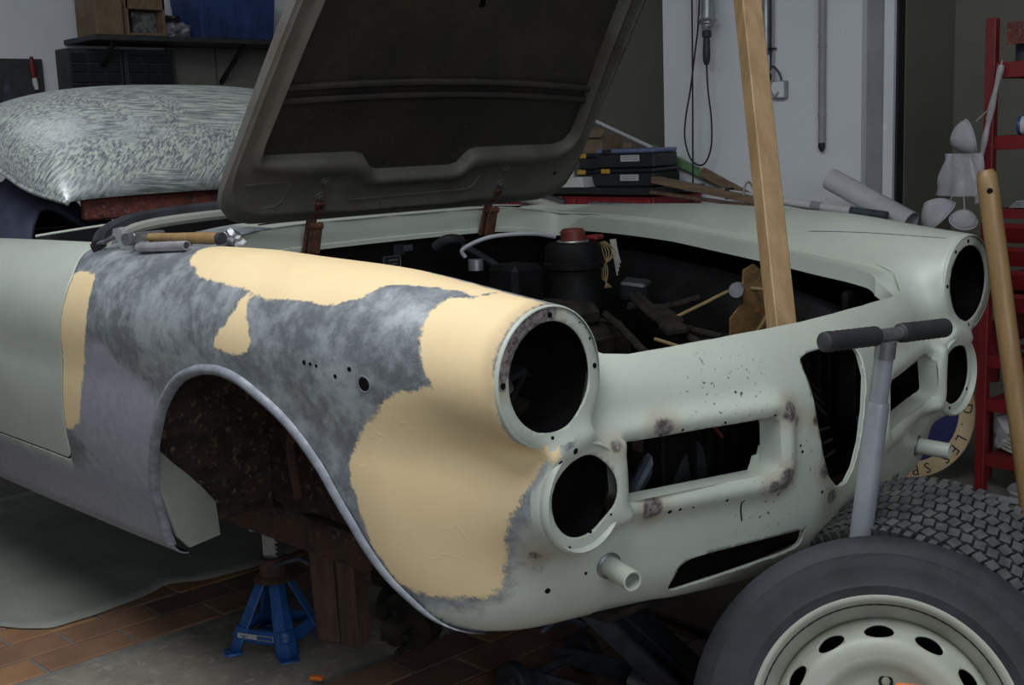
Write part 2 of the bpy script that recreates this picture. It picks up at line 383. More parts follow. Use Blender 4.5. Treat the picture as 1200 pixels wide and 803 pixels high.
def body_field(x, y, z):
    a = np.abs(y)
    # upper limit of the main hull
    zt = spl(x, [-3.6,-3.2,-2.4,-1.5,-1.2,-.95,-.65,-.3,-.04,.05,.14], [.88,.97,1.04,1.07,1.072,1.05,1.01,.957,.914,.878,.83])
    zt = zt - .060*np.clip((a-.28)/.42,0,1.2)**2*np.clip((-.72-x)/.40,0,1)
    # half width
    wz = spl(z, [.40,.47,.56,.68,.80,.92,1.05], [.745,.765,.792,.815,.822,.815,.79])
    wx = spl(x, [-3.6,-3.2,-2.5,-1.5,-.9,-.5,-.25,-.1,0.05], [.90,.97,1.0,1.0,1.0,.985,.955,.92,.88])
    side = a - wz*wx
    # front limit
    xf = spl(a, [0,.12,.25,.37,.5,.6,.68,.75,.8,.86], [.095,.085,.055,.018,-.022,-.05,-.085,-.15,-.25,-.45])
    xf = xf + spl(z, [.44,.50,.56,.64,.76,.86,.95], [-.06,-.022,-.008,0,0,-.005,-.02])
    front = (x-xf)*.94
    bot = spl(x, [-3.6,-1.2,-.6,-.2,-.05,.1], [.383,.383,.405,.445,.438,.426]) - z
    tail = -3.55 - x
    f = smax(side, z-zt, .14)
    f = smax(f, front, .10)
    f = smax(f, bot, .045)
    f = smax(f, tail, .2)
    # fender ridge ending in the headlamp face
    yc = spl(x, [-3.6,-1.4,-.6,-.3,-.1,0], [.64,.69,.688,.676,.664,.66])
    zc = spl(x, [-3.6,-2.6,-1.4,-.6,-.3,-.1,0], [.80,.90,.92,.925,.916,.904,.90])
    r  = spl(x, [-3.6,-1.4,-.6,-.3,-.1,0], [.12,.128,.134,.13,.117,.1095])
    ridge = np.sqrt((a-yc)**2+(z-zc)**2) - r
    ridge = smax(ridge, x-0.0, .012)
    f = smin(f, ridge, .075)
    # lower lamp pod
    pod = np.sqrt((a-.60)**2+(z-.70)**2) - (.0885 + .16*np.clip(-x,0,.3))
    pod = smax(pod, x-.003, .010); pod = smax(pod, -x-.25, .02)
    f = smin(f, pod, .06)
    # raised surround of the side grille slot
    dx = np.maximum(np.abs(a-.345)-.150,0); dz = np.maximum(np.abs(z-.713)-.038,0)
    ring = np.abs(np.hypot(dx,dz)-.030) 
    bump = .016*np.exp(-(ring/.022)**2)*np.clip((x+.3)/.1,0,1)
    f = f - bump*(np.abs(front)<.15)
    return f

def surface_nets(F, org, h):
    S = F < 0
    nx, ny, nz = F.shape
    cnt = np.zeros((nx-1, ny-1, nz-1), np.int8)
    for i in (0, 1):
        for j in (0, 1):
            for k in (0, 1): cnt += S[i:nx-1+i, j:ny-1+j, k:nz-1+k]
    cell = (cnt > 0) & (cnt < 8); C = np.argwhere(cell); idx = -np.ones(cell.shape, np.int64); idx[cell] = np.arange(len(C))
    P = np.zeros((len(C), 3)); W = np.zeros(len(C))
    for ax in range(3):
        for a in (0, 1):
            for b in (0, 1):
                o0 = [0, 0, 0]; o0[(ax+1) % 3] = a; o0[(ax+2) % 3] = b; o1 = list(o0); o1[ax] = 1
                f0 = F[tuple((C+o0).T)]; f1 = F[tuple((C+o1).T)]; m = (f0 < 0) != (f1 < 0)
                t = f0[m]/(f0[m]-f1[m]); p = np.tile(np.array(o0, float), (m.sum(), 1)); p[:, ax] = t; P[m] += p; W[m] += 1
    V = (C+P/W[:, None])*h+org; Q = []
    for ax in range(3):
        b, c = (ax+1) % 3, (ax+2) % 3
        sl0 = [slice(1, n-1) for n in F.shape]; sl0[ax] = slice(0, F.shape[ax]-1); sl1 = list(sl0); sl1[ax] = slice(1, F.shape[ax])
        m = S[tuple(sl0)] != S[tuple(sl1)]; e = np.argwhere(m)
        base = e.copy(); base[:, b] += 1; base[:, c] += 1
        q = []
        for (i, j) in ((-1, -1), (0, -1), (0, 0), (-1, 0)):
            k = base.copy(); k[:, b] += i; k[:, c] += j; q.append(idx[tuple(k.T)])
        Q.append(np.stack(q, 1))
    return V, np.concatenate(Q)
def BF(P): return body_field(P[:, 0], P[:, 1], P[:, 2])
def grad(P, e=1e-3):
    g = np.empty_like(P)
    for k in range(3):
        d = np.zeros(3); d[k] = e; g[:, k] = (BF(P+d)-BF(P-d))/(2*e)
    return g
def march(P, d, n=60):
    """march points along direction d onto the body surface"""
    P = np.array(P, float); d = np.array(d, float)
    for _ in range(n): P = P+d*(BF(P)*.8)[:, None]
    return P
def clip(V, T, f):
    """keep f > 0, cutting triangles along f = 0"""
    s = f > 0; k = s[T].sum(1); keep = T[k == 3]; newv = []; out = [keep]; cache = {}
    def mid(a, b):
        key = (a, b) if a < b else (b, a)
        if key not in cache:
            t = f[a]/(f[a]-f[b]); cache[key] = len(V)+len(newv); newv.append(V[a]+(V[b]-V[a])*t)
        return cache[key]
    add = []
    for tri, c in zip(T[(k == 1) | (k == 2)], k[(k == 1) | (k == 2)]):
        ins = s[tri]
        r = int(np.argmax(ins)) if c == 1 else int(np.argmin(ins))
        a, b, d = int(tri[r]), int(tri[(r+1) % 3]), int(tri[(r+2) % 3]); p, q = mid(a, b), mid(a, d)
        if c == 1: add.append((a, p, q))
        else: add += [(p, b, d), (p, d, q)]
    if add: out.append(np.array(add))
    return (np.vstack([V, np.array(newv)]) if newv else V), np.concatenate(out)
def compact(V, T):
    u, inv = np.unique(T.ravel(), return_inverse=True); return V[u], inv.reshape(-1, 3)
def polysd(X, Y, poly):
    """signed distance to a closed polygon, negative inside"""
    poly = np.asarray(poly, float); d2 = np.full(len(X), 1e9); ins = np.zeros(len(X), bool)
    for (ax, ay), (bx, by) in zip(poly, np.roll(poly, -1, 0)):
        ex, ey = bx-ax, by-ay; t = np.clip(((X-ax)*ex+(Y-ay)*ey)/(ex*ex+ey*ey+1e-12), 0, 1)
        d2 = np.minimum(d2, (X-ax-t*ex)**2+(Y-ay-t*ey)**2)
        c = ((ay > Y) != (by > Y)) & (X < (bx-ax)*(Y-ay)/((by-ay) if by != ay else 1e-12)+ax); ins ^= c
    d = np.sqrt(d2); return np.where(ins, -d, d)
def smooth_poly(p, n=6):
    P = np.array(p, float); out = []
    for i in range(len(P)):
        a, b, c, d = P[i-1], P[i], P[(i+1) % len(P)], P[(i+2) % len(P)]
        for k in range(n):
            t = k/n; out.append(.5*((2*b)+(c-a)*t+(2*a-5*b+4*c-d)*t*t+(3*b-a-3*c+d)*t**3))
    return np.array(out)
def rrect(x0, x1, z0, z1, r, n=6):
    p = []
    for cx, cz, a0 in ((x1-r, z1-r, 0), (x0+r, z1-r, 90), (x0+r, z0+r, 180), (x1-r, z0+r, 270)):
        for k in range(n+1): a = R_(a0+90*k/n); p.append((cx+r*math.cos(a), cz+r*math.sin(a)))
    return np.array(p)
ARCH = [(-1.10, .30), (-1.085, .42), (-1.055, .553), (-.996, .661), (-.965, .707), (-.921, .766), (-.852, .818), (-.774, .846), (-.714, .856), (-.663, .857), (-.612, .847), (-.562, .825), (-.511, .797), (-.46, .758), (-.416, .715), (-.387, .672), (-.353, .619), (-.337, .590), (-.298, .537), (-.25, .497), (-.205, .466), (-.16, .44), (-.12, .41), (-.12, .30)]
HOOD_H = [(0.0, 0), (-.004, .12), (-.014, .24), (-.030, .35), (-.045, .43), (-.062, .478), (-.10, .515), (-.17, .527), (-.3, .533), (-.65, .548), (-1.0, .565), (-1.12, .562), (-1.18, .52), (-1.205, .40), (-1.225, .2), (-1.232, 0)]
HOOD = np.array(HOOD_H+[(x, -y) for x, y in HOOD_H[-2:0:-1]])
COCK_H = [(-1.43, 0), (-1.42, .3), (-1.395, .52), (-1.40, .63), (-1.47, .685), (-2.1, .70), (-2.55, .69), (-2.68, .60), (-2.74, .35), (-2.76, 0)]
COCK = np.array(COCK_H+[(x, -y) for x, y in COCK_H[-2:0:-1]])
SHIELD_H = [(0, .598), (.018, .602), (.042, .625), (.062, .67), (.078, .73), (.090, .79), (.094, .83), (.088, .848), (.06, .855), (0, .857)]
SHIELD = np.array(SHIELD_H+[(-a, z) for a, z in SHIELD_H[-2:0:-1]])
SLOT = rrect(.182, .505, .664, .764, .022)
LOWS = smooth_poly([(.368, .474), (.372, .505), (.352, .531), (.25, .538), (.11, .537), (.098, .527), (.11, .503), (.2, .492), (.3, .480)], 4)
DOOR = smooth_poly([(-1.42, 1.08), (-1.385, 1.04), (-1.337, .992), (-1.338, .928), (-1.376, .83), (-1.425, .70), (-1.453, .615), (-1.478, .556), (-1.6, .550), (-2.3, .550), (-2.47, .57), (-2.52, .8), (-2.5, 1.05), (-2.5, 1.2), (-1.6, 1.2)], 4)
CAR = thing('vintage_convertible', 'stripped old convertible in cream filler, bare steel and pale green paint', 'car', (-1.8, 0, 0))
H_ = .009
gx = np.arange(-3.66, .16, H_); gy = np.arange(-.93, .93, H_); gz = np.arange(.36, 1.14, H_)
FLD = body_field(gx[:, None, None], gy[None, :, None], gz[None, None, :])
V, Q = surface_nets(FLD, np.array([gx[0], gy[0], gz[0]]), H_); del FLD
for _ in range(3):
    g = grad(V); V = V-g*(BF(V)/np.maximum((g*g).sum(1), .2))[:, None]
T = np.concatenate([Q[:, [0, 1, 2]], Q[:, [0, 2, 3]]])
tn = np.cross(V[T[:, 1]]-V[T[:, 0]], V[T[:, 2]]-V[T[:, 0]]); gc = grad(V[T].mean(1)); fl = (tn*gc).sum(1) < 0
T[fl] = T[fl][:, ::-1]
T = T[~((gc[:, 2] < -.9) & (V[T].mean(1)[:, 2] < .52))]          # open underside
def cut(V, T, fn):
    V, T = clip(V, T, fn(V)); return compact(V, T)
BIG = .5
cuts = [lambda p: np.where(np.abs(p[:, 1]) > .45, polysd(p[:, 0], p[:, 2], ARCH), BIG),
        lambda p: np.where(p[:, 2] > .84, polysd(p[:, 0], p[:, 1], HOOD), BIG),
        lambda p: np.where(p[:, 2] > .94, polysd(p[:, 0], p[:, 1], COCK), BIG),
        lambda p: np.where(p[:, 0] > -.06, np.hypot(np.abs(p[:, 1])-.66, p[:, 2]-.90)-.085, BIG),
        lambda p: np.where(p[:, 0] > -.06, np.hypot(np.abs(p[:, 1])-.602, p[:, 2]-.702)-.066, BIG),
        lambda p: np.where(p[:, 0] > -.12, polysd(np.abs(p[:, 1]), p[:, 2], SLOT), BIG),
        lambda p: np.where(p[:, 0] > 0, polysd(p[:, 1], p[:, 2], SHIELD), BIG),
        lambda p: np.where(p[:, 0] > -.12, polysd(np.abs(p[:, 1]), p[:, 2], LOWS), BIG)]
for fn in cuts: V, T = cut(V, T, fn)
# paint patches: outlines in (x, v) where v runs up the side and on over the crown
fA = [(-.93, 1.22), (-.896, 1.095), (-.83, 1.055), (-.774, 1.023), (-.713, 1.014), (-.612, 1.008), (-.551, .998), (-.459, 1.004), (-.371, 1.009), (-.354, 1.017), (-.314, 1.052), (-.286, 1.09), (-.22, 1.12), (-.152, 1.128), (-.107, 1.146), (-.107, 1.4), (-.93, 1.4)]
fB = [(-.107, 1.142), (-.151, 1.10), (-.163, 1.043), (-.161, .987), (-.138, .922), (-.131, .904), (-.199, .882), (-.248, .853), (-.288, .813), (-.326, .771), (-.342, .732), (-.336, .679), (-.325, .631), (-.302, .601), (-.275, .579), (-.224, .582), (-.164, .61), (-.121, .643), (-.102, .682), (-.085, .732), (-.052, .786), (-.039, .813), (-.02, .849), (-.007, .897), (.03, .935), (.03, 1.30), (-.107, 1.4)]
fC = [(-1.335, 1.0), (-1.261, 1.005), (-1.219, .993), (-1.218, .9), (-1.29, .776), (-1.36, .66), (-1.46, .64), (-1.42, .72), (-1.375, .83), (-1.33, .95)]
fD = [(-.606, 1.006), (-.588, .974), (-.567, .932), (-.576, .898), (-.628, .897), (-.68, .905), (-.649, .94), (-.624, .972)]
fP = [(-1.376, .66), (-1.30, .78), (-1.26, .83), (-1.168, .864), (-1.107, .828), (-1.02, .811), (-.967, .775), (-.95, .64), (-.95, .3), (-3.7, .3), (-3.7, .549), (-1.48, .549), (-1.43, .64)]
fM = [(-1.50, 1.5), (.02, 1.5), (.02, .95), (-.015, .845), (-.006, .80), (-.05, .765), (-.083, .715), (-.112, .645), (-.155, .597), (-.205, .572), (-.25, .55), (-.3, .3), (-1.47, .3), (-1.48, .549), (-1.43, .68), (-1.37, .85), (-1.335, .95), (-1.35, 1.01), (-1.42, 1.06)]
WELD = [(.018, -.418, .779, .018), (.092, -.160, .770, .020), (.094, -.138, .750, .014), (.012, -.443, .643, .020), (.089, -.172, .648, .022), (.082, -.20, .640, .014), (.092, -.055, .639, .014), (.089, -.028, .584, .013), (.09, -.082, .74, .011), *[(-.001, -.66-.098*math.sin(R_(t)), .90+.098*math.cos(R_(t)), .0155) for t in range(-4, 78, 8)], (-.001, -.757, .90, .009), (.0, -.06, .855, .014), (.017, -.534, .772, .012), (-.06, -.64, .63, .02), (-.045, -.66, .60, .015)]
def paint_attrs(me, V, door=False):
    a = np.abs(V[:, 1]); v = V[:, 2]+np.maximum(0, .80-a); x = V[:, 0]; near = V[:, 1] < -.3
    face = (x > -.006) & (np.hypot(a-.66, V[:, 2]-.90) < .104)
    big = np.full(len(V), 1.0)
    df = np.minimum.reduce([polysd(x, v, smooth_poly(p, 3)) for p in (fA, fB, fC, fD)]); lim = np.where(x > -.30, V[:, 1]+.652, V[:, 1]+.3); df = np.where(near & ~face, np.maximum(df, lim), 1)
    low = np.hypot(a-.60, V[:, 2]-.70) < .0905; df = np.where(low & (x > -.05), 1, df)
    dm = np.where(near & ~face & ~(low & (x > -.03)), np.maximum(polysd(x, v, fM), np.where(x > -.30, V[:, 1]+.63, V[:, 1]+.3)), 1); dp = np.where(near, polysd(x, v, smooth_poly(fP, 3)), 1)
    if door: df, dm, dp = big, big, big
    dw = np.minimum.reduce([np.sqrt(((V-np.array(w[:3]))**2).sum(1))-w[3] for w in WELD])
    ch = sum(np.exp(-(((V-np.array(c[:3]))**2).sum(1))/c[3]**2) for c in ((.045, -.31, .80, .075), (.08, -.13, .635, .075), (.06, -.22, .615, .05), (.05, -.25, .87, .06)))
    for n, d in (('d_fill', df), ('d_metal', dm), ('d_prim', dp), ('d_weld', dw), ('chip', ch)):
        at = me.attributes.new(n, 'FLOAT', 'POINT'); at.data.foreach_set('value', d.astype(np.float32))
def shell(name, V, T, door=False):
    V, T = compact(V, T)
    me = bpy.data.meshes.new(name); me.from_pydata((V-np.array([-1.8, 0, 0])).tolist(), [], T.tolist()); me.materials.append(M['body']); me.materials.append(M['black'])
    me.polygons.foreach_set('use_smooth', [True]*len(me.polygons)); paint_attrs(me, V, door)
    o = bpy.data.objects.new(name, me); COL.objects.link(o); o.parent = CAR
    md = o.modifiers.new('Solidify', 'SOLIDIFY'); md.thickness = .004; md.offset = -1; md.material_offset = 1; md.material_offset_rim = 0
    return o
def dsd(p): return np.where((p[:, 2] > .5) & (np.abs(p[:, 1]) > .5), polysd(p[:, 0], p[:, 2], DOOR), BIG)
Vb, Tb = clip(V, T, dsd(V)-.0025)
shell('body_shell', Vb, Tb)['label'] = 'pale green body shell with sanded bare steel, lavender primer and cream filler on the fender'
Vd, Td = clip(V, T, -dsd(V)-.0025); Vd, Td = compact(Vd, Td); sd_ = Vd[Td].mean(1)[:, 1]
shell('door', Vd, Td[sd_ < 0], True); shell('door', Vd, Td[sd_ > 0], True)

def skirt(name, P, steps, m, closed=True, parent=CAR, smooth=50):
    """strips built from an edge curve P by successive per-point offsets"""
    b = MB(); n = len(P); rows = [np.array(P, float)]
    for s in steps: rows.append(rows[-1]+np.broadcast_to(s, rows[-1].shape))
    vs = [tuple(p) for r in rows for p in r]; k = n if closed else n-1
    b.add(vs, [(j*n+i, j*n+(i+1) % n, (j+1)*n+(i+1) % n, (j+1)*n+i) for j in range(len(rows)-1) for i in range(k)])
    return b.build(name, m, parent, smooth=smooth)
# bonnet opening gutter
hp = smooth_poly(HOOD, 5); P = march(np.c_[hp, np.full(len(hp), 1.2)], (0, 0, -1)); P[:, 2] -= .001
tg = np.roll(hp, -1, 0)-np.roll(hp, 1, 0); nm = np.c_[-tg[:, 1], tg[:, 0]]; nm /= np.linalg.norm(nm, axis=1)[:, None]
cen = hp.mean(0); nm *= np.sign(((cen-hp)*nm).sum(1))[:, None]
rear = np.clip((-1.08-hp[:, 0])/.08, 0, 1); fr = np.clip((hp[:, 0]+.10)/.05, 0, 1)
wi = (.018+.022*np.clip((hp[:, 0]+1.0)/.9, 0, 1))*(1-rear)*(1-fr)+.004; dr = .010*(1-rear)+.054*rear
s1 = np.c_[nm*.003, -dr]; s2 = np.c_[nm*wi[:, None], -.002*np.ones(len(hp))]; s3 = np.c_[nm*.001, -.035*np.ones(len(hp))*(1-.7*rear)]
skirt('bonnet_gutter', P, [s1, s2, s3], M['paint'])
# rolled lip round both front wheel arches
for sg in (-1, 1):
    ap = np.array(bez([(x, 0, z) for x, z in ARCH[1:-2]], 5)); ap = np.c_[ap[:, 0], np.full(len(ap), sg*.95), ap[:, 2]]
    ap = march(ap, (0, -sg, 0)); ap = ap[np.abs(BF(ap)) < .035]
    t = np.gradient(ap, axis=0); t /= np.linalg.norm(t, axis=1)[:, None]; ctr = np.array([-.62, 0, .50]); inw = ctr-ap; inw[:, 1] = 0
    inw -= t*(inw*t).sum(1)[:, None]; inw /= np.linalg.norm(inw, axis=1)[:, None]; out = np.array([0, sg*1.0, 0])
    mt = M['lip'] = M.get('lip') or pm('sanded_lip_steel', (.27, .285, .32), (.18, .19, .22), .45, .1, 40)
    skirt('arch_lip', ap+out*.002-inw*.012, [out*.006+inw*.003, out*.003+inw*.007, inw*.008-out*.004, inw*.002-out*.008, -out*.006], mt if sg < 0 else M['paint'], closed=False, smooth=80)
# turned-in flanges of the grille slots, centre shield and lower intakes
for sg in (-1, 1):
    for pl, nme, dep, dirv in ((SLOT, 'grille_flange', .038, (-.038, 0, 0)), (LOWS, 'intake_flange', .008, (-.008, 0, .0))):
        p = march(np.c_[np.full(len(pl), .14), sg*pl[:, 0], pl[:, 1]], (-1, 0, 0)); skirt(nme, p, [np.array(dirv)*.15, np.array(dirv)], M['paint'], smooth=60)
    # black liner added behind each lamp hole, standing in for its inner shade
    for (cy, cz, r, dp_, nme) in ((.66, .90, .092, .20, 'headlamp_shade_liner'), (.602, .702, .076, .12, 'foglamp_shade_liner')):
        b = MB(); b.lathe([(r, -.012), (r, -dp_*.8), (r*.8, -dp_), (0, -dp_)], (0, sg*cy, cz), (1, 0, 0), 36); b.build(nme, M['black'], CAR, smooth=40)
    # raised rim of the lower lamp
    b = MB(); b.lathe([(.0885, -.006), (.0905, .002), (.0890, .009), (.0855, .011), (.0825, .008), (.0815, -.002)], (.003, sg*.60, .70), (1, 0, 0), 48); b.build('foglamp_rim', M['paint'], CAR, smooth=60)
    b = MB(); b.lathe([(.1085, -.008), (.1098, -.002), (.1088, .001), (.1065, .0015)], (.0, sg*.66, .90), (1, 0, 0), 56)
    b.build('headlamp_rim', M['paint'], CAR, smooth=60)
    # bumper bracket stub, an open tube on a welded collar
    c0, c1 = Vector((-.045, sg*.502, .555)), Vector((.035, sg*.523, .548))
    b = MB(); ax = (c1-c0).normalized(); L = (c1-c0).length
    b.lathe([(.0175, 0), (.0175, L), (.0165, L+.001), (.0135, L), (.013, L-.05), (.0, L-.05)], c0, ax, 24); tb = b.build('bumper_tube', M['paint'], CAR)
    b = MB(); b.lathe([(.0178, .012), (.023, .010), (.024, .004), (.0178, .0)], c0+ax*.006, ax, 24); b.build('weld_collar', M['steel'], tb)
p = march(np.c_[np.full(len(SHIELD), .2), SHIELD[:, 0], SHIELD[:, 1]], (-1, 0, 0)); skirt('shield_flange', p, [np.array((-.003, 0, 0)), np.array((-.006, 0, 0))], M['paint'])
# small drilled holes, as dark recessed discs with a thickness
HOLES = [(.012, -.42, .764, 3), (.027, -.381, .769, 2.5), (.053, -.3, .77, 2.5), (.08, -.195, .767, 2.5), (.019, -.407, .632, 4), (.025, -.388, .633, 3), (.031, -.362, .632, 2), (.053, -.297, .633, 3), (.09, -.126, .700, 2.5), (.09, -.121, .688, 3),
  (0, -.656, .994, 4.5), (.0, -.662, .807, 3), (0, -.563, .903, 4.5), (0, -.756, .902, 5), (0, -.57, .947, 2), (0, -.593, .975, 1.5), (0, -.691, .823, 2),
  (.003, -.678, .673, 5), (.003, -.632, .625, 3.2), (.003, -.585, .640, 3), (.003, -.545, .66, 2), (.003, -.626, .781, 5), (.003, -.655, .768, 4),
  (-.067, -.614, .532, 5), (-.045, -.548, .549, 3), (.0, .656, .994, 4.5), (0, .662, .807, 4), (0, .563, .903, 4.5), (.0, .60, .975, 4), (.003, .66, .66, 4), (.003, .58, .63, 4), (.088, -.06, .60, 3), (.09, .08, .60, 4)]
b = MB()
for x, y, z, r in HOLES:
    p = march(np.array([[.16, y, z]]), (-1, 0, 0))[0]; n = grad(p[None])[0]; n /= np.linalg.norm(n)
    b.cyl(p-n*.003, p+n*.0006, r/1000, n=10)
for x, z, r in ((-.273, .88, 11), (-.411, .903, 4), (-.395, .902, 3), (-.38, .900, 3), (-.336, .887, 3.5), (-.302, .902, 4)):
    p = march(np.array([[x, -.95, z]]), (0, 1, 0))[0]; n = grad(p[None])[0]; n /= np.linalg.norm(n); b.cyl(p-n*.003, p+n*.0008, r/1000, n=16)
o = b.build('drilled_holes', M['black'], CAR); o['kind'] = 'stuff'
b = MB(); p = march(np.array([[-.273, -.95, .88]]), (0, 1, 0))[0]; b.lathe([(.0115, .0), (.0135, .0008), (.0145, 0)], p, grad(p[None])[0], 20); b.build('marker_lamp_eyelet', M['lip'], CAR)
# crack-like marks: drip below the slot, seam on the far fender
pts = march(np.c_[np.full(7, .2), np.linspace(-.262, -.252, 7), np.linspace(.628, .585, 7)], (-1, 0, 0)); pts[0, 1] += .012
MB().tube([tuple(q+np.array([.0004, 0, 0])) for q in pts], .0016, 6).build('black_drip', M['cable'], CAR)
pts = march(np.c_[np.linspace(-.36, -.03, 14), np.full(14, .60)+np.linspace(-.02, .015, 14), np.full(14, 1.2)], (0, 0, -1))
MB().tube([tuple(q-np.array([0, 0, .0005])) for q in pts], .0014, 6).build('fender_seam', M['jackgrey'], CAR)

# ------------------------------------------------------------------ bonnet, hinges
BO, BV, BN = Vector((-1.15, 0, 1.10)), Vector((math.cos(R_(54)), 0, math.sin(R_(54)))), Vector((math.sin(R_(54)), 0, -math.cos(R_(54))))
def BP(u, v, w=0.): return BO+Vector((0, 1, 0))*u+BV*v+BN*w
def resample(poly, n):
    P = np.array(list(poly)+[poly[0]], float); d = np.r_[0, np.cumsum(np.linalg.norm(np.diff(P, axis=0), axis=1))]
    t = np.linspace(0, d[-1], n, endpoint=False); return np.c_[np.interp(t, d, P[:, 0]), np.interp(t, d, P[:, 1])]
def bow(u): return -.022+.018*(u/.5)**2*0-.004*math.cos(u*2)
half_o = [(0, -.016), (.28, -.020), (.46, -.016), (.515, -.002), (.547, .035), (.553, .08), (.533, .35), (.505, .66), (.475, .98), (.455, 1.12), (.42, 1.165), (.30, 1.19), (0, 1.21)]
OUT_B = np.array(half_o+[(-u, v) for u, v in half_o[-2:0:-1]])
IN_B = np.array([(-.475, .153), (-.46, .157), (-.215, .156), (-.19, .148), (-.158, .112), (-.138, .104), (.100, .104), (.118, .110), (.140, .146), (.162, .154), (.44, .154), (.475, .165), (.490, .195), (.486, .24), (.452, .45), (.415, .78), (.395, 1.02), (.37, 1.06), (0, 1.09), (-.37, 1.06), (-.395, 1.02), (-.425, .78), (-.462, .45), (-.484, .21), (-.482, .175)])
BON = MB()
def ang_pts(poly, c, n):
    """points of a polygon boundary hit by rays from c at equal angles"""
    out = []; P = np.array(poly)
    for k in range(n):
        a = 2*PI*k/n; d = (math.cos(a), math.sin(a)); best = None
        for (x0, y0), (x1, y1) in zip(P, np.roll(P, -1, 0)):
            ex, ey = x1-x0, y1-y0; den = d[0]*ey-d[1]*ex
            if abs(den) < 1e-12: continue
            t = ((x0-c[0])*ey-(y0-c[1])*ex)/den; s = ((x0-c[0])*d[1]-(y0-c[1])*d[0])/den
            if t > 0 and -1e-9 <= s <= 1+1e-9 and (best is None or t > best): best = t
        out.append((c[0]+d[0]*best, c[1]+d[1]*best))
    return out
NB = 240; bc = (0, .55); oo = ang_pts(OUT_B, bc, NB); ii = ang_pts(IN_B, bc, NB)
def dome(u, v): return -.035*(1-(u/.56)**2)*(1-((v-.58)/.66)**2)-.012
b = MB()                                                     # outer skin with folded edge
rows = []
for s in (1.0, .985, .85, .6, .3, 0.02): rows.append([BP(bc[0]+(u-bc[0])*s, bc[1]+(v-bc[1])*s, dome(bc[0]+(u-bc[0])*s, bc[1]+(v-bc[1])*s)-(.016 if s < .99 else .004)) for u, v in oo])
rows.insert(0, [BP(bc[0]+(u-bc[0])*.988, bc[1]+(v-bc[1])*.988, .004) for u, v in oo]); rows.insert(1, [BP(u, v, .002) for u, v in oo])
vs = [p for r in rows for p in r]
b.add(vs, [(j*NB+i, j*NB+(i+1) % NB, (j+1)*NB+(i+1) % NB, (j+1)*NB+i) for j in range(len(rows)-1) for i in range(NB)])
BONNET = b.build('bonnet', M['bonnetframe'], CAR, smooth=40); BONNET['label'] = 'raised grey bonnet seen from its rusty underside'
b = MB(); rows = []                                          # pressed inner frame with a raised bead round the recess
for k, (f, w) in enumerate(((0, .0005), (.10, .002), (.14, .0065), (.20, .007), (.25, .002), (.62, .001), (.74, .003), (.80, .010), (.90, .012), (.97, .008), (1.0, -.004), (1.015, -.022))):
    rows.append([BP(o[0]+(i[0]-o[0])*f, o[1]+(i[1]-o[1])*f, w+.002) for o, i in zip(oo, ii)])
vs = [p for r in rows for p in r]
b.add(vs, [(j*NB+i, j*NB+(i+1) % NB, (j+1)*NB+(i+1) % NB, (j+1)*NB+i) for j in range(len(rows)-1) for i in range(NB)])
b.build('inner_frame', M['bonnetframe'], BONNET, smooth=50)
b = MB(); rows = [[BP(bc[0]+(u-bc[0])*s, bc[1]+(v-bc[1])*s, -.019-.006*(1-s)) for u, v in ii] for s in (1.02, .9, .6, .3, .02)]
vs = [p for r in rows for p in r]; b.add(vs, [(j*NB+i, j*NB+(i+1) % NB, (j+1)*NB+(i+1) % NB, (j+1)*NB+i) for j in range(4) for i in range(NB)])
b.build('sound_pad', M['bonnetpan'], BONNET, smooth=50)
for v0 in (.300, .334): 
    b = MB(); b.tube([BP(u, v0+.018*(1-(u/.47)**2), -.013) for u in np.linspace(-.472, .476, 25)], .0085, 8); b.build('cross_rib', M['bonnetpan'], BONNET)
for pts in ([(-.50, .095), (-.40, .098), (-.385, .088), (-.392, .045), (-.41, .03), (-.50, .024)], [(-.20, .034), (0, .037), (.17, .040), (.188, .052), (.197, .082)], [(.40, .022), (.505, .026)], [(-.30, .118), (-.25, .122)], [(.40, .118), (.47, .116)]):
    MB().tube([BP(u, v, .0025) for u, v in pts], .0035, 6).build('pressed_bead', M['bonnetframe'], BONNET)
for u, v in ((-.29, .092), (-.291, .05), (.281, .098), (.284, .05)):
    b = MB(); b.lathe([(0, .004), (.012, .004), (.0135, .0025), (.0135, 0)], BP(u, v, .002), BN, 18); b.cyl(BP(u, v, .005), BP(u, v, .012), .0075, n=6); b.build('hinge_bolt', M['bonnetframe'], BONNET, smooth=30)
for u, v, r in ((.476, .074, .005), (-.285, .112, .004), (.286, .116, .004), (-.10, .012, .003)): MB().cyl(BP(u, v, .0), BP(u, v, .0048), r, n=10).build('drain_hole', M['black'], BONNET)
for sg, yy in ((-1, -.283), (1, .285)):
    b = MB(); b.bar((-1.20, yy, 1.0), (-1.165, yy, 1.09), .026, .012, up=(1, 0, 0), ch=.003); b.bar((-1.165, yy, 1.085), (-1.12, yy, 1.125), .028, .010, up=(1, 0, 0), ch=.003)
    b.bar((-1.17, yy, 1.0), (-1.15, yy, 1.07), .034, .008, up=(1, 0, 0), ch=.002)
    b.cyl((-1.152, yy-.017, 1.068), (-1.152, yy+.017, 1.068), .009, n=12); b.build('bonnet_hinge', M['hinge'], CAR)

